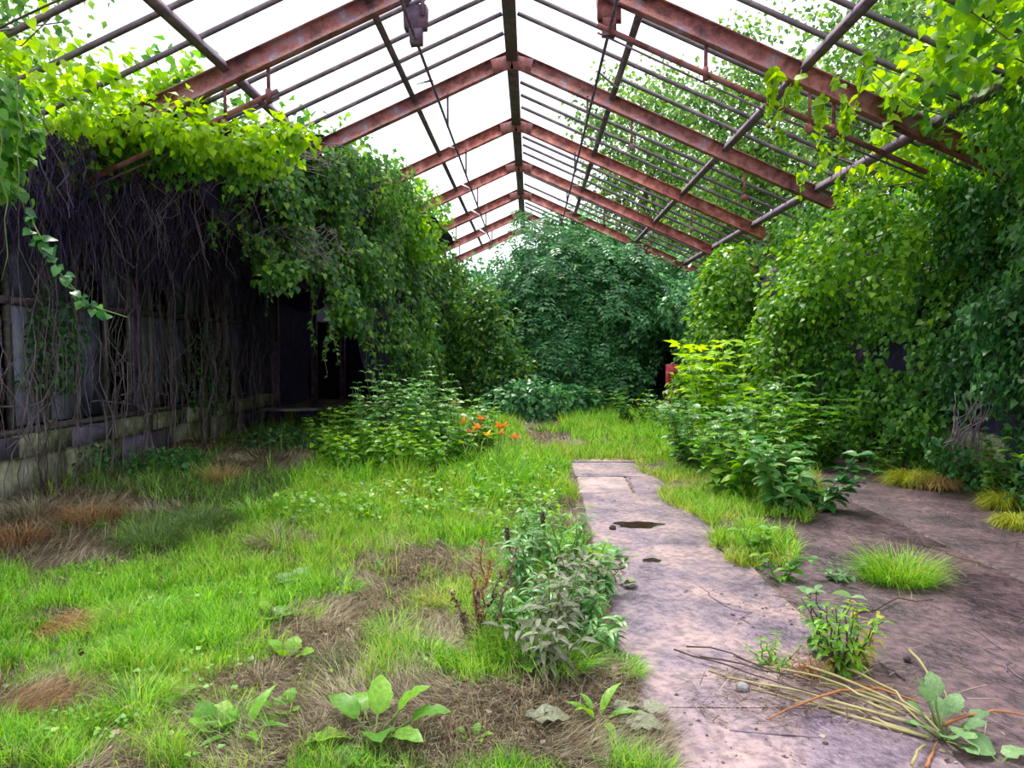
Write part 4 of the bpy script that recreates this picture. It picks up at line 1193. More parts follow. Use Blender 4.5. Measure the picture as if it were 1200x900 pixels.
rosette('dock_plant', 'big-leaved dock plant at the bottom edge left of centre', 'weed', G(440, 885)[:2], [(3.5, .3, .20, .10), (4.3, .2, .22, .06), (2.6, .6, .17, .12), (5.0, .7, .20, .05), (1.6, .9, .17, .10), (.5, .8, .15, .14), (.1, .5, .16, .16), (5.8, .45, .16, .08), (2.1, .5, .13, .14)], M['l_dock'], T_DOCK)
for i, (px, py, n, ln, T, m, lab) in enumerate([
    (250, 880, 9, .10, T_DOCK2, 'l_dock', 'cluster of round weed leaves near the bottom left'),
    (285, 885, 6, .14, T_NARROW, 'l_dock', 'upright narrow-leaved weed at the bottom left'),
    (600, 800, 7, .10, T_DOCK, 'l_dock', 'small dock under the long grass left of the path'),
    (338, 785, 4, .10, T_DOCK2, 'l_dock', 'flat two-leaf weed in the matted dry grass'),
    (555, 885, 5, .06, T_OVATE, 'l_dock', 'tiny seedling by the wilted leaf at the bottom'),
    (345, 690, 5, .11, T_DOCK2, 'l_grey', 'greyish broad weed in the middle of the lawn'),
    (320, 735, 5, .09, T_DOCK2, 'l_dock', 'broad-leaved weed in the left middle of the lawn'),
    (330, 860, 6, .08, T_DOCK2, 'l_dock', 'weed rosette between the dock and the round-leaved cluster'),
    (30, 895, 4, .09, T_DOCK, 'l_dock', 'small dark dock in the bottom left corner'),
    (700, 860, 6, .13, T_NARROW, 'l_dock', 'narrow-leaved weed on the near edge of the path'),
    (695, 660, 8, .15, T_DOCK2, 'l_dock', 'broad bright dock overhanging the path edge'),
    (655, 650, 7, .14, T_DOCK, 'l_dock', 'bright dock behind the dry brown stalks'),
    (715, 655, 6, .12, T_DOCK, 'l_weed', 'dark dock on the path edge beside the broad bright one'),
]):
    rosette('dock_weed', lab, 'weed', G(px, py)[:2], ros(n, .7, ln * 1.1, .05), M[m], T, 'small docks in the lawn')
# pale round-leaved plant, bottom right
rosette('round_leaf_plant', 'pale blue-green round-leaved plant at the bottom right', 'weed', [*G(1105, 868)[:2], 0], [(a, e, .09 * s, l) for a, e, s, l in [(3.0, .9, 1, .12), (2.4, 1.2, 1.1, .16), (1.6, 1.2, 1.1, .17), (.6, 1.0, 1, .12), (3.6, .6, .9, .14), (4.4, .6, 1.1, .08), (5.2, .6, 1, .07), (5.9, .7, 1, .1), (.1, .6, 1, .14), (1.2, .8, 1, .10), (2.8, .5, .9, .07), (4.9, .3, .9, .11), (3.3, 1.2, .9, .18)]], M['l_grey'], T_DOCK2)
rosette('round_leaf_plant', 'single large pale leaf on the floor in the bottom right corner', 'leaf', [*G(1172, 895)[:2], 0], [(2.2, .5, .17, .03), (.4, .4, .1, .04)], M['l_grey'], T_DOCK2)
# wilted leaves
for (px, py, ln, a, lab) in ((625, 868, .16, .2, 'limp grey-green leaf lying at the bottom by the path'), (735, 872, .16, .1, 'wilted pale leaf lying flat on the path edge'), (722, 855, .12, .6, 'wilted leaf curled above the flat one at the path edge'), (755, 850, .12, .3, 'drooping leaf sticking out over the path'), (745, 690, .14, 2.6, 'long faded leaf lying over the path edge further back')):
    g = G(px, py); rosette('wilted_leaf', lab, 'leaf', [g[0], g[1], max(.03, float(gz(g[0], g[1])[0]) + .05)], [(a, .15, ln, 0), (a + 1.0, .05, ln * .7, 0)], M['l_wilt'], T_DOCK2, 'wilted leaves by the path')
# wilted leafy weeds beside the path
for (px, py, h, m, lab) in ((650, 770, .42, 'l_wilt', 'dusty grey wilting weed beside the near path edge'), (625, 730, .4, 'l_weed', 'dark leafy weed behind the dusty wilting one'), (680, 720, .35, 'l_wilt', 'grey leafy weed leaning to the path edge'), (665, 690, .45, 'l_weed', 'dark upright weed midway along the path edge'), (700, 700, .3, 'l_weed', 'spreading weed nearest the path midway'), (640, 800, .3, 'l_wilt', 'low dusty weed at the front of the path border'), (700, 770, .2, 'l_weed', 'tiny leafy weed on the grassy path edge'), (610, 690, .35, 'l_grey', 'pale grey weed right of the brown stalks'), (600, 765, .3, 'l_weed', 'dark leafy weed at the foot of the brown stalks'), (630, 665, .4, 'l_weed', 'dark weed between the two seed spikes'), (685, 745, .3, 'l_weed', 'dark weed hanging over the near path edge')):
    leafy_plant('border_weed', lab, 'weed', 'wilting weeds along the left path edge', G(px, py)[:2], h * 1.1, 10, .2, .12, 9, M[m], T_NARROW, None, .6, .7)

# dry brown dock
dk = root('dry_stalk_plant', [*G(560, 782)[:2], float(gz(*G(560, 782)[:2])[0])], 'dead brown branching stalks standing in the grass left of the path', 'weed')
b0 = np.array(dk.location)
for (px, py) in ((566, 632), (553, 660), (527, 690), (588, 668), (574, 655), (560, 690), (610, 640), (540, 720)):
    tip = at(px, py, b0[1] + random.uniform(-.1, .15))
    p = stem_path(b0 + [random.uniform(-.02, .02), 0, 0], tip, 9, .06)
    part('stalk', MB().tube(p, np.linspace(.008, .0025, 9), 5), M['dead_weed'], dk, True)
    n = 110; t = rnd(n, .3, 1); q = np.stack([np.interp(t, np.linspace(0, 1, 9), p[:, i]) for i in range(3)], 1) + rv(n, .008)
    mb = MB(); place(mb, T_KITE, q, rv(n, 1), rv(n, 1), rnd(n, .01, .026)); part('seed_head', mb, M['straw_rust'] if px in (553, 566, 574) else M['litter'], dk, kind='stuff')
# mullein-like spikes
for (px, py, ty, lab) in ((600, 725, 620, 'thin dark seed spike rising in front of the lilies'), (642, 690, 600, 'thin dark seed spike near the path edge')):
    g = G(px, py); b = np.array([g[0], g[1], float(gz(g[0], g[1])[0])]); tip = at(px - 6, ty, g[1])
    R_ = root('seed_spike', b, lab, 'weed', 'seed spikes in the grass')
    part('stalk', MB().tube(stem_path(b, tip, 7, .04), np.linspace(.006, .004, 7), 5), M['green_stem'], R_, True)
    t = rnd(90, .78, 1); q = b + (tip - b) * t[:, None]
    mb = MB(); place(mb, T_KITE, q + rv(90, .003), rv(90, 1) + UP * .5, rv(90, 1), np.full(90, .022)); part('seed_head', mb, M['dark_twig'], R_, kind='stuff')

# ---- cut stalks pile
cs = [((830, 790), (1080, 868), 0), ((850, 800), (1075, 860), 0), ((900, 790), (1060, 850), 0), ((790, 770), (960, 830), 2), ((820, 780), (1010, 835), 2), ((1105, 878), (945, 800), 0), ((880, 812), (1090, 872), 0), ((860, 775), (1020, 850), 2), ((1045, 815), (900, 857), 1), ((940, 790), (1075, 838), 1), ((1065, 772), (1112, 845), 3), ((1105, 865), (1205, 862), 4), ((1085, 905), (1098, 878), 1), ((1068, 905), (1085, 884), 3), ((805, 765), (900, 800), 2), ((930, 800), (1050, 852), 0), ((960, 812), (1090, 862), 0), ((980, 792), (1100, 880), 3)]
lab_ = ['lying longest across the floor', 'just above the longest one', 'in the middle of the pile', 'dark, furthest left', 'dark, under the ragged weed', 'green, ending at the round-leaved plant', 'lowest edge of the pile', 'dark, crossing under the green ones', 'orange, crossing over the pile to the left', 'orange, at the back of the pile', 'pale, standing off alone to the upper right', 'reddish, pointing to the right picture edge', 'orange, at the bottom edge', 'yellow, at the bottom edge', 'dark, thin, at the pile tip', 'short, on top of the pile', 'short, beside the round-leaved plant', 'pale, steepest in the pile']
mts = [M['cut_stalk'], M['orange_stalk'], M['dark_twig'], M['straw_stalk'] if 'straw_stalk' in M else M['cut_stalk'], M['orange_stalk']]
for i, ((a, b, k), lb) in enumerate(zip(cs, lab_)):
    A1 = G(*a); B1 = G(*b)
    z = .015 + .011 * (i % 6)
    A1[2] = z * .6; B1[2] = z
    p = stem_path(A1, B1, 8, .035); p[:, 2] = np.linspace(A1[2], B1[2], 8) + .012 + .02 * np.sin(np.linspace(0, PI, 8)) * (i % 3)
    tag(part('cut_stalk', MB().tube(p, np.linspace(.0075, .004, 8)[::-1 if k == 0 else 1] * (.6 if k == 2 else 1), 6), mts[k], None, True), 'cut plant stalk ' + lb, 'stalk', 'cut stalks on the concrete floor')
dh = root('dead_seed_head', [*G(955, 800)[:2], 0], 'rusty brown dead flower head lying on the stalk pile', 'dead flower')
c = np.array(dh.location)
for k in range(14):
    e = c + np.array([random.uniform(-.12, .12), random.uniform(-.08, .08), random.uniform(.02, .14)])
    part('twig', MB().tube(stem_path(c + [0, 0, .01], e, 5, .1), .0025, 4), M['orange_stalk'], dh, True)
n = 160; q = c + np.stack([RNG.normal(0, .06, n), RNG.normal(0, .04, n), abs(RNG.normal(.06, .04, n)) + .01], 1)
mb = MB(); place(mb, T_KITE, q, rv(n, 1), rv(n, 1), rnd(n, .012, .028)); part('seeds', mb, M['straw_rust'], dh, kind='stuff')
# long twigs on the floor
tw = [((820, 690), (880, 735), .004, 'thin curved twig on the path right half'), ((1000, 720), (1095, 705), .006, 'dark twig lying along the floor joint'), ((1060, 800), (1010, 770), .005, 'short twig behind the ragged weed'), ((1180, 790), (1140, 740), .004, 'thin bent twig near the right picture edge'), ((1200, 800), (1130, 760), .003, 'faint straw-like twig on the right'), ((1105, 820), (1200, 870), .004, 'thin twig above the reddish stalk'), ((905, 700), (1000, 730), .004, 'thin twig behind the ragged weed'), ((1080, 640), (1160, 670), .005, 'pale twig by the right floor edge'), ((735, 660), (720, 690), .01, 'forked twig sticking out of the path border'), ((855, 860), (985, 872), .004, 'thin twig at the front of the pile'), ((700, 800), (660, 850), .009, 'dry stick at the bottom of the path border'), ((665, 790), (720, 845), .007, 'bent grey stick on the path border'), ((195, 900), (235, 830), .007, 'pale dry stick leaning in the lawn bottom left')]
for (a, b, r, lab) in tw:
    A1 = G(*a); B1 = G(*b)
    p = stem_path(A1, B1, 8, .12); p[:, 2] = .015 + abs(p[:, 2]) * .3 + np.maximum(gz(p[:, 0], p[:, 1]), 0) + (.03 if a[0] < 740 else 0)
    tag(part('twig', MB().tube(p, np.linspace(r, r * .5, 8), 5), M['dark_twig'] if r > .0045 else M['dry_stem'], None, True), lab, 'twig', 'twigs on the ground')

# ================================================================== GRASS
def blades(mb, P, H, az, lean, wid, curve=.5):
    """three-segment grass blades"""
    n = len(P)
    if n == 0: return
    d = np.stack([np.cos(az), np.sin(az), np.zeros(n)], 1)
    fa = az + PI / 2 + RNG.normal(0, .5, n)
    w = np.stack([np.cos(fa), np.sin(fa), np.zeros(n)], 1) * (wid / 2)[:, None]
    h1 = H * .45
    a1 = lean; a2 = lean + curve * rnd(n, .5, 1.5)
    p1 = P + d * (np.sin(a1) * h1)[:, None] + UP * (np.cos(a1) * h1)[:, None]
    h2 = H * .55
    p2 = p1 + d * (np.sin(a2) * h2)[:, None] + UP * (np.maximum(np.cos(a2), -.5) * h2)[:, None]
    V = np.stack([P - w, P + w, p1 - w * .8, p1 + w * .8, p2], 1).reshape(-1, 3)
    o5 = (np.arange(n) * 5)[:, None]
    mb.add(V, np.array([[2, 3, 4]]) + o5, np.array([[0, 1, 3, 2]]) + o5)


def field(n, y0, y1, power=1.1):
    """points in the camera's view of the left ground, denser near"""
    u = rnd(n); y = (y0 ** (1 - power) + u * (y1 ** (1 - power) - y0 ** (1 - power))) ** (1 / (1 - power)) if power != 1 else y0 * (y1 / y0) ** u
    lo = np.maximum(-.78 * y - .2, -5.42)
    hi = np.where(y < 10.6, .8, 3.8)
    x = lo + (hi - lo) * rnd(n)
    return x, y


def masks(x, y):
    P = np.stack([x, y, x * 0], 1)
    g = .26 * vnoise(P, 1.1, 21) + .4 * vnoise(P, .34, 22) + .34 * vnoise(P, .13, 23)
    px, py, _ = project(np.stack([x, y, x * 0], 1))
    def blob(cx, cy, rx, ry): return np.exp(-((px - cx) / rx) ** 2 - ((py - cy) / ry) ** 2)
    dry = .2 * blob(420, 745, 120, 80) + .3 * blob(330, 830, 130, 60) + .5 * blob(560, 860, 130, 45) + .5 * blob(690, 850, 90, 60) + .28 * blob(500, 650, 70, 45) + .45 * blob(60, 610, 180, 42) + .45 * blob(20, 655, 90, 16) + .45 * blob(30, 835, 70, 25) + .4 * blob(70, 735, 60, 12) + .4 * blob(650, 600, 45, 30) + .25 * blob(720, 820, 50, 60) + .3 * blob(100, 660, 60, 10) + .3 * blob(640, 520, 60, 12) + .5 * blob(320, 545, 70, 22)
    dry = dry * .75 - .28 * blob(420, 600, 150, 40) - .2 * blob(180, 700, 130, 45) - .25 * blob(640, 560, 60, 30) - .3 * blob(150, 780, 150, 40)
    return g, dry, px, py


gx, gy = field(290000, 2.6, 17.5, 1.15)
g, dry, px, py = masks(gx, gy)
val = g - dry
green = val > .405 + RNG.normal(0, .05, len(g))
edge = (gmask(gx, gy) < .35) & (gy < 10.6)
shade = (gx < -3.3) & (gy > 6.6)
bush_shade = gy > 15.5
trl = (gy > 10.4) & (np.abs(gx - (.75 - .12 * (gy - 10.5))) < .5) & (vnoise(np.stack([gx, gy, gx * 0], 1), .7, 81) + .2 * rnd(len(gx)) < .68)
ok = green & ~edge & ~trl & (vnoise(np.stack([gx, gy, gx * 0], 1), .11, 27) + .25 * rnd(len(gx)) > .42) & ~(shade & (rnd(len(gx)) < .45))
z = gz(gx, gy)
P = np.stack([gx, gy, z], 1)[ok]; n = len(P)
nn = vnoise(P, .6, 33); n3 = vnoise(P, .16, 34)
H = (.03 + .12 * nn ** 2 + .2 * n3 ** 2) * rnd(n, .6, 1.25) * (1 + .55 * (P[:, 1] > 7.5) + .25 * (P[:, 1] > 5.5))
wid = (.0034 + .0026 * rnd(n) ** 3) + .0011 * np.maximum(P[:, 1] - 3, 0)
az = rnd(n, 0, 2 * PI); lean = abs(RNG.normal(.35, .3, n))
yel = vnoise(P, .9, 41) * .6 + rnd(n) * .4 > .62
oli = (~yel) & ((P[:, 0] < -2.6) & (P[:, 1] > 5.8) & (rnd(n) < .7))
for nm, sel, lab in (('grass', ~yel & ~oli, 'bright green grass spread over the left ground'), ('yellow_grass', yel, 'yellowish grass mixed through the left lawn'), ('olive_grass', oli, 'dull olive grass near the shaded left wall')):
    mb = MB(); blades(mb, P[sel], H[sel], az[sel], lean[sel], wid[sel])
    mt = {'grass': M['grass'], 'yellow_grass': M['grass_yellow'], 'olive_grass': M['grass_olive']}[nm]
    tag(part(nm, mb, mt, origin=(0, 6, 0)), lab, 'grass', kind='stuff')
# broad low leaves in the lawn
s2 = ok & (rnd(len(gx)) < .05) & (vnoise(np.stack([gx, gy, gx * 0], 1), .4, 88) > .45); P = np.stack([gx, gy, z + .02], 1)[s2]; n = len(P)
mb = MB(); place(mb, T_VINE, P + np.stack([rnd(n, 0, 0), rnd(n, 0, 0), rnd(n, 0, .06)], 1), rv(n, 1) * [1, 1, .3] + UP * .2, UP + rv(n, .3), rnd(n, .012, .028) * (1 + .1 * P[:, 1]))
tag(part('ground_weed', mb, M['l_dock'], origin=(0, 6, 0)), 'small broad leaves scattered low among the lawn grass', 'weeds', kind='stuff')
n = 7000
x = rnd(n, -2.4, .35); y = rnd(n, 6.2, 9.6); P = np.stack([x, y, gz(x, y) + rnd(n, .03, .22)], 1)
pc = P.copy(); pc[:, 2] = 0
P = P[(vnoise(pc, .22, 98) > .5)]; n = len(P)
mb = MB(); place(mb, T_VINE, P, rv(n, 1) * [1, 1, .4], UP + rv(n, .35), rnd(n, .03, .075))
tag(part('ground_weed', mb, M['l_shrub'], origin=(-1, 8, 0)), 'low leafy weeds in front of the tall weeds and lilies', 'weeds', kind='stuff')
n = 2600
x = rnd(n, -3.2, .45); y = 2.7 * (8 / 2.7) ** rnd(n); P = np.stack([x, y, gz(x, y) + rnd(n, .01, .05)], 1)
mb = MB(); place(mb, T_KITE, P, rv(n, 1) * [1, 1, .2], UP + rv(n, .4), rnd(n, .015, .05))
tag(part('leaf_litter', mb, M['litter'], origin=(-1, 5, 0)), 'dead leaf scraps lying among the lawn grass', 'litter', kind='stuff')
# matted dry grass
sd_ = (~ok) & ~edge & (rnd(len(gx)) < np.where(green, .3, .8))
P = np.stack([gx, gy, z + .004], 1)[sd_]; n = len(P)
az2 = vnoise(P, .5, 61) * 2 * PI * 1.5 + RNG.normal(0, .5, n)
mb = MB(); blades(mb, P, rnd(n, .06, .19), az2, np.abs(RNG.normal(1.15, .35, n)), .0035 + .001 * np.maximum(P[:, 1] - 3, 0), .25)
tag(part('dry_grass', mb, M['straw'], origin=(0, 6, 0)), 'matted dry straw-coloured grass lying between the green patches', 'grass', kind='stuff')

# weedy strip right of the path
n = 15000
y = rnd(n, 5.4, 10.9); lo = 1.5 + .12 * np.sin(y * 3) + np.clip(6.5 - y, 0, 1) * .1; hi = np.interp(y, [5.4, 6.5, 7.5, 9, 10.9], [1.95, 2.3, 3.0, 3.5, 4.2])
x = lo + (hi - lo) * rnd(n) ** 1.3
P = np.stack([x, y, np.zeros(n) - .005], 1); k = vnoise(P, .35, 71) * .6 + vnoise(P, .12, 73) * .4 > .4 + .2 * np.clip(6.8 - y, 0, 1); P = P[k]; n = len(P)
mb = MB(); blades(mb, P, rnd(n, .06, .2), rnd(n, 0, 2 * PI), abs(RNG.normal(.45, .3, n)), rnd(n, .006, .011))
mb2 = MB(); k2 = vnoise(P, .5, 72) > .5; blades(mb2, P[k2] + [.02, .01, 0], rnd(k2.sum(), .08, .24), rnd(k2.sum(), 0, 2 * PI), abs(RNG.normal(.45, .3, k2.sum())), rnd(k2.sum(), .006, .011))
tag(part('grass', mb2, M['grass'], origin=(2, 7, 0)), 'fresh green blades mixed into the strip between path and floor', 'grass', kind='stuff')
tag(part('yellow_grass', mb, M['grass_yellow'], origin=(2, 7, 0)), 'yellow-green grass strip between the path and the concrete floor', 'grass', kind='stuff')
# soil banks under the strip
V, F = grid(np.linspace(1.5, 3.9, 26), np.linspace(5.6, 10.9, 54), lambda X, Y: np.where((X > 1.55 + .1 * np.sin(Y * 3)) & (X < np.interp(Y, [5.6, 6.5, 7.5, 9, 10.9], [1.9, 2.25, 2.95, 3.4, 4.0])), .015 + .03 * vnoise(np.stack([X, Y, X * 0], 1), .4, 8), -.03))
tag(part('soil_bank', MB().add(V, None, F), M['soil'], None, True, 'structure', origin=(2.5, 8, 0)), 'thin bank of soil under the weedy strip', 'soil')
# tall grass at the far end under the bush
n = 16000
y = rnd(n, 10.8, 17.5); x = rnd(n, -2, 4.2)
P = np.stack([x, y, gz(x, y)], 1); trail = abs(x - (.75 - .12 * (y - 10.5))) < .5 + .2 * (vnoise(P, .5, 6) - .5)
bare = vnoise(P, .7, 81) < .6
k = ~(trail & bare) & ~(trail & (rnd(n) < .7)); P = P[k]; n = len(P)
far = abs(P[:, 0] - .7) + .3 * (P[:, 1] - 11)
mb = MB(); blades(mb, P, rnd(n, .06, .14) * (1 + np.clip(far - .8, 0, 2.2)), rnd(n, 0, 2 * PI), abs(RNG.normal(.4, .3, n)), rnd(n, .01, .016))
tag(part('grass', mb, M['grass'], origin=(1, 13, 0)), 'green grass closing over the path at its far end', 'grass', kind='stuff')
# grass beside the drape shade and long grass around the tall weeds
n = 9000
x = rnd(n, -2.7, -.1); y = rnd(n, 8.0, 11.0); P = np.stack([x, y, gz(x, y)], 1)
P = P[vnoise(P, .3, 91) > .35]; n = len(P)
mb = MB(); blades(mb, P, rnd(n, .15, .45), rnd(n, 0, 2 * PI), abs(RNG.normal(.3, .2, n)), rnd(n, .007, .013), .8)
tag(part('long_grass', mb, M['grass'], origin=(-1.3, 9.5, 0)), 'long green grass around the tall weeds and lilies', 'grass', kind='stuff')


def tuft(name, label, px, py, r, h, n, mat, lean=.5, curve=.9, cat='grass', group=None, wid=.005, flat=None, onfloor=False):
    g_ = G(px, py); zz = 0.002 if onfloor else float(gz(g_[0], g_[1])[0])
    a = rnd(n, 0, 2 * PI); rr = r * np.sqrt(rnd(n)) * .6
    P = np.stack([g_[0] + np.cos(a) * rr, g_[1] + np.sin(a) * rr * .8, np.full(n, zz - .005)], 1)
    azv = a + RNG.normal(0, .5, n) if flat is None else flat + RNG.normal(0, .35, n)
    mb = MB(); blades(mb, P, h * rnd(n, .55, 1.1), azv, np.abs(RNG.normal(lean, .22, n)) + .5 * rr / max(r, .01), np.full(n, wid), curve)
    tag(part(name, mb, mat, origin=(g_[0], g_[1], zz)), label, cat, group)


tuft('grass_tuft', 'upright golden dry tuft at the edge of the left shade', 262, 575, .2, .38, 420, M['straw_gold'], .3, .5, wid=.008)
tuft('sedge_mound', 'left of two yellow sedge mounds by the right wall', 1068, 569, .28, .42, 900, M['sedge'], .5, 1.4, group='yellow sedge mounds', wid=.009, onfloor=True)
tuft('sedge_mound', 'golden right one of two sedge mounds by the right wall', 1098, 573, .24, .36, 700, M['straw_gold'], .5, 1.4, group='yellow sedge mounds', wid=.009, onfloor=True)
tuft('sedge_mound', 'taller green sedge behind the golden mound', 1105, 560, .3, .45, 500, M['grass'], .4, .9, group='yellow sedge mounds', wid=.009, onfloor=True)
tuft('sedge_mound', 'yellow sedge mound at the right edge, further one', 1180, 596, .24, .36, 800, M['sedge'], .5, 1.2, group='yellow sedge mounds', wid=.008, onfloor=True)
tuft('sedge_mound', 'yellow sedge mound cut by the right edge, nearer one', 1195, 618, .22, .3, 700, M['sedge'], .6, 1.4, group='yellow sedge mounds', wid=.008, onfloor=True)
tuft('grass_clump', 'light green grass clump alone on the dark floor', 1050, 683, .36, .32, 900, M['grass'], .35, .7, wid=.005, onfloor=True)
tuft('grass_clump', 'pale seeding grass mixed in front of the light clump', 1060, 682, .3, .34, 420, M['grass_yellow'], .35, .7, wid=.005, onfloor=True)
tuft('straw_mound', 'bleached straw mound combed over in the left lawn', 70, 742, .34, .36, 700, M['straw_gold'], 1.0, .6, flat=-.2, wid=.0045)
tuft('straw_mound', 'pale yellow grass swept beside the bleached straw mound', 105, 740, .24, .34, 380, M['grass_yellow'], .9, .6, flat=.2, wid=.0045)
tuft('straw_mound', 'rusty dry straw patch at the left picture edge', 25, 838, .3, .3, 700, M['straw_rust'], 1.2, .3, flat=.3, wid=.004)
tuft('straw_mound', 'small rusty straw patch in the bottom left corner', 8, 880, .16, .22, 300, M['straw_rust'], 1.2, .3, flat=.3, wid=.004)
for (px, py, r, h, n, m, lab) in [
    (180, 650, .35, .42, 420, 'grass_olive', 'long olive tussock left of centre in the shade edge'), (330, 650, .3, .3, 300, 'straw', 'dead grey tussock in the middle lawn'),
    (235, 630, .4, .4, 420, 'grass_olive', 'long drooping tussock by the golden tuft'), (110, 620, .4, .36, 420, 'straw_rust', 'brown tussock before the mossy wall'),
    (40, 615, .4, .34, 420, 'straw', 'brown dry tussock at the foot of the wall, far left'), (20, 640, .35, .3, 360, 'straw_rust', 'reddish brown tussock at the left picture edge'),
    (150, 740, .16, .26, 260, 'grass', 'dark green upright tuft in the left lawn'), (185, 725, .14, .2, 220, 'grass', 'short dark green tuft right of the upright one'),
    (425, 775, .14, .14, 260, 'straw', 'dark dead tuft in the matted dry grass'), (310, 810, .14, .14, 260, 'straw', 'brown dead tuft low in the lawn'),
    (165, 850, .16, .26, 280, 'grass', 'leaning green tuft near the bottom left'), (610, 790, .22, .34, 420, 'grass', 'tall green grass tuft beside the dry stalks'),
    (655, 800, .2, .26, 320, 'grass', 'arching grass tuft by the near path edge'), (585, 745, .16, .3, 240, 'grass', 'slender grass tuft behind the dry stalks'),
    (725, 790, .2, .12, 420, 'grass', 'low grass cushion on the near path edge'), (300, 610, .3, .3, 320, 'grass', 'arching green tuft at the edge of the shade'),
    (430, 600, .3, .26, 320, 'grass', 'green tuft in front of the tall weeds'), (350, 600, .3, .26, 300, 'grass', 'green tuft by the shaded ground'), (270, 870, .12, .2, 160, 'grass', 'small upright tuft by the round weed leaves'),
    (400, 700, .16, .2, 220, 'grass', 'fresh tuft at the top of the dry patch'), (460, 760, .18, .2, 260, 'grass', 'fresh tuft in the middle of the dry patch'), (500, 800, .2, .18, 260, 'grass', 'fresh tuft left of the dry stalks'), (390, 800, .16, .16, 220, 'grass_olive', 'dull tuft in the lower dry patch'), (520, 720, .2, .22, 260, 'grass_yellow', 'yellowish tuft behind the dry stalks on the left'), (470, 890, .12, .12, 220, 'straw', 'dry tuft beside the big-leaved dock'), (360, 885, .16, .14, 260, 'straw', 'dry tuft left of the big-leaved dock')]:
    tuft('grass_tuft', lab, px, py, r, h, n, M[m], .35, .8, group='grass tufts in the lawn', wid=.0045 if py > 700 else .008)

# ================================================================== LITTER AND DEBRIS
n = 16000
x = rnd(n, .55, 5.1); y = 2.4 * (10.5 / 2.4) ** rnd(n)
P = np.stack([x, y, np.full(n, .004)], 1)
P[:, 2] = np.where(x < 1.64, .017, .002)
w = vnoise(P, .5, 95); px, py, _ = project(P)
pile = np.exp(-((px - 930) / 130) ** 2 - ((py - 820) / 55) ** 2)
k = (w + .6 * pile + .1 * (x > 1.6) > .5 + .25 * rnd(n)) & ((x > 1.6) | (rnd(n) < .25)); P = P[k]; n = len(P)
mb = MB(); place(mb, T_KITE, P, rv(n, 1) * [1, 1, .1] , UP + rv(n, .25), .008 + .035 * rnd(n) ** 3)
tag(part('leaf_litter', mb, M['litter'], origin=(2.5, 5, 0)), 'crumbs of dead leaves strewn over the concrete floor', 'litter', kind='stuff')
n = 9000
P = np.stack([rnd(n, .6, 2.2), rnd(n, 2.8, 4.6), np.full(n, .016)], 1); px, py, _ = project(P)
k = (np.exp(-((px - 940) / 150) ** 2 - ((py - 815) / 45) ** 2) > rnd(n, .25, 1.3)); P = P[k]; n = len(P); P[:, 2] += rnd(n, 0, .03)
mb = MB(); blades(mb, P, rnd(n, .05, .16), RNG.normal(-.5, .9, n), np.abs(RNG.normal(1.42, .1, n)), rnd(n, .002, .006), .1)
tag(part('dead_stem_litter', mb, M['litter'], origin=(1.5, 3.6, 0)), 'fine dead stems matted under the cut stalks', 'litter', kind='stuff')
# dead stalk bits over right floor
n = 650
P = np.stack([rnd(n, 1.7, 5.0), rnd(n, 3, 9.5), np.full(n, .006)], 1)
mb = MB(); blades(mb, P, rnd(n, .1, .35), rnd(n, 0, 2 * PI), np.full(n, 1.52), rnd(n, .003, .006), .03)
tag(part('straw_litter', mb, M['straw'], origin=(3, 6, 0)), 'loose straws scattered on the dark floor', 'litter', kind='stuff')

for i, (px, py, s, lab) in enumerate([(870, 812, .03, 'pale pebble beside the pile of cut stalks'), (738, 690, .03, 'round stone on the left path edge'), (712, 688, .022, 'small stone at the path border'), (1040, 550, .05, 'grey stone by the weeds near the sedge mounds'), (718, 622, .03, 'dark clod left of the puddle'), (1063, 777, .018, 'black pebble by the lone pale stalk'), (318, 563, .05, 'white stone in the shade right of the golden tuft'), (184, 552, .05, 'pale stone in the dark weeds by the left wall')]):
    g_ = G(px, py); d = nz(rv(26)); V, Fs = [], []
    t_ = np.linspace(0, PI, 6)[1:-1]
    V = [(0, 0, s)] + [(s * 1.2 * math.sin(a) * math.cos(b + a), s * math.sin(a) * math.sin(b + a), s * .7 * math.cos(a)) for a in t_ for b in np.arange(7) * 2 * PI / 7] + [(0, 0, -s * .7)]
    V = np.array(V) * (1 + RNG.uniform(-.12, .12, (len(V), 1)))
    f3 = [(0, 1 + j, 1 + (j + 1) % 7) for j in range(7)] + [(29, 22 + (j + 1) % 7, 22 + j) for j in range(7)]
    f4 = [(1 + r * 7 + j, 8 + r * 7 + j, 8 + r * 7 + (j + 1) % 7, 1 + r * 7 + (j + 1) % 7) for r in range(3) for j in range(7)]
    zz = float(gz(g_[0], g_[1])[0]) if g_[0] < .45 else .012
    tag(part('stone', MB().add(V + [g_[0], g_[1], zz + s * .5], f3, f4), M['stone'] if i not in (4, 5) else M['dark_twig'], None, True), lab, 'stone', 'stones on the ground')

# debris by the left wall
def plank(label, a, b, w, h, z, mat='plank', roll=0.0):
    A1 = G(*a); B1 = G(*b); A1[2] = z[0]; B1[2] = z[1]
    tag(part('board', MB().bar(A1, B1, w, h, (math.sin(roll), 0, math.cos(roll))), M[mat]), label, 'board', 'boards by the left wall')


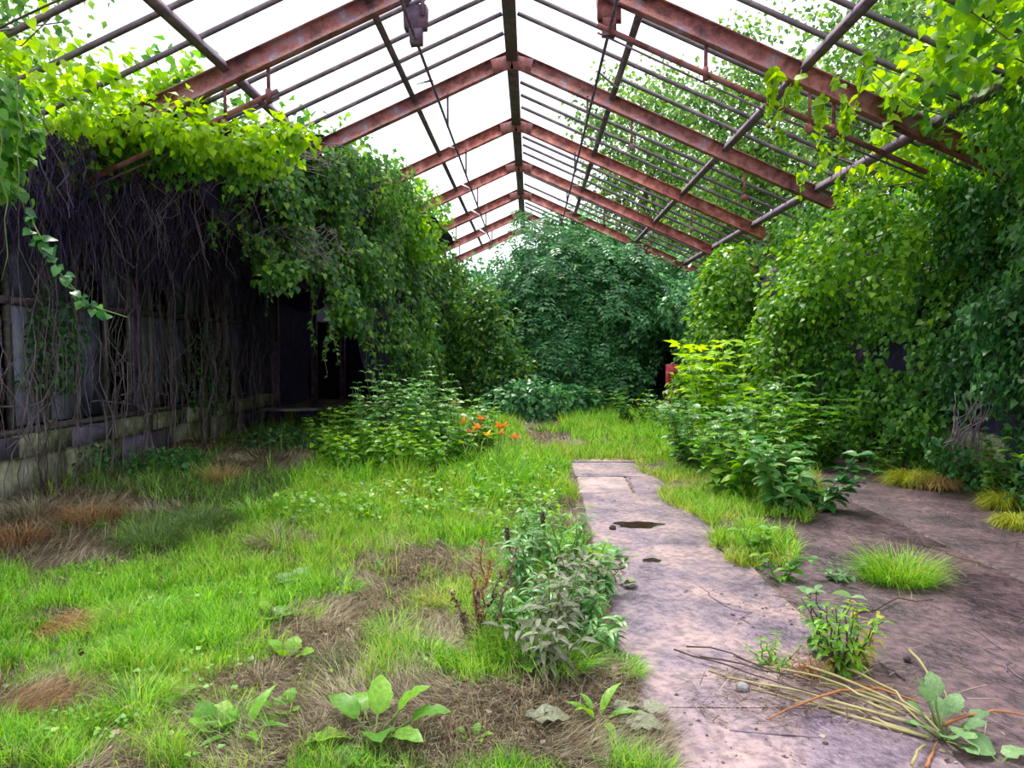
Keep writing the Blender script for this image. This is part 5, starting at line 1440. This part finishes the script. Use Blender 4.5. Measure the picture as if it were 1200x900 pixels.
plank('dark reddish board leaning on the rubble by the left wall', (200, 536), (246, 528), .16, .03, (.16, .12), 'brick', .5)
plank('dark reddish board lying flat beside the mossy wall', (236, 526), (276, 520), .2, .03, (.12, .10), 'brick')
plank('pale weathered board on the ground before the dark recess', (268, 516), (312, 502), .18, .03, (.08, .07))
for i, (px, py, rz, lab) in enumerate([(196, 530, .4, 'dark brick at the left of the rubble'), (212, 532, 1.0, 'tilted dark brick in the rubble'), (232, 532, .2, 'paler brick at the right of the rubble'), (222, 526, .8, 'dark brick at the back of the rubble'), (243, 530, .6, 'small brick at the end of the rubble')]):
    g_ = G(px, py); zz = float(gz(g_[0], g_[1])[0])
    tag(part('brick', MB().box((g_[0], g_[1], zz + .06), (.26, .13, .12), rz, .006), M['brick']), lab, 'brick', 'bricks in the rubble by the left wall')
bn = root('low_bench', (*G(342, 500)[:2], 0), 'low stone slab bench in the dark recess on the left', 'bench')
c = np.array(bn.location)
part('slab', MB().box(c + [0, 0, .36], (1.15, .5, .05), .05, .01), M['stone'], bn)
for dx in (-.35, .35): part('support', MB().box(c + [dx, .03, .165], (.28, .36, .33), .05, .01), M['shade_navy'], bn)

# dark weeds in the shade by the left wall
for (px, py, r_, lab) in ((110, 555, .55, 'low dark green weeds at the foot of the mossy wall'), (200, 560, .6, 'deep shade weeds in front of the rubble'), (330, 528, .7, 'dark grassy mound below the bench'), (390, 505, .7, 'dark weeds in front of the recess beside the tall weeds')):
    g_ = G(px, py)
    bush('shade_weed', lab, (g_[0], g_[1], 0), [((g_[0], g_[1], .1), (r_, .45, .28))], 900, .08, M['l_vine_deep'], seed=int(px), group='weeds in the left shade', cat='weed')

# red panel by the dark doorway
b = at(789, 447, 17.6); b[2] = 0
rd = root('red_panel', b, 'weathered red painted door panel standing beside the dark doorway at the back', 'panel')
part('door_leaf', MB().box((b[0], b[1], .63), (.36, .05, 1.26), .15, .008), M['red_paint'], rd)
for (zc, h) in ((.98, .44), (.42, .5)):
    part('raised_field', MB().box((b[0] + .004, b[1] - .035, zc), (.25, .03, h), .15, .005), M['red_paint'], rd)
part('rail', MB().box((b[0], b[1] - .04, .72), (.38, .02, .05), .15, .004), M['plank'], rd)
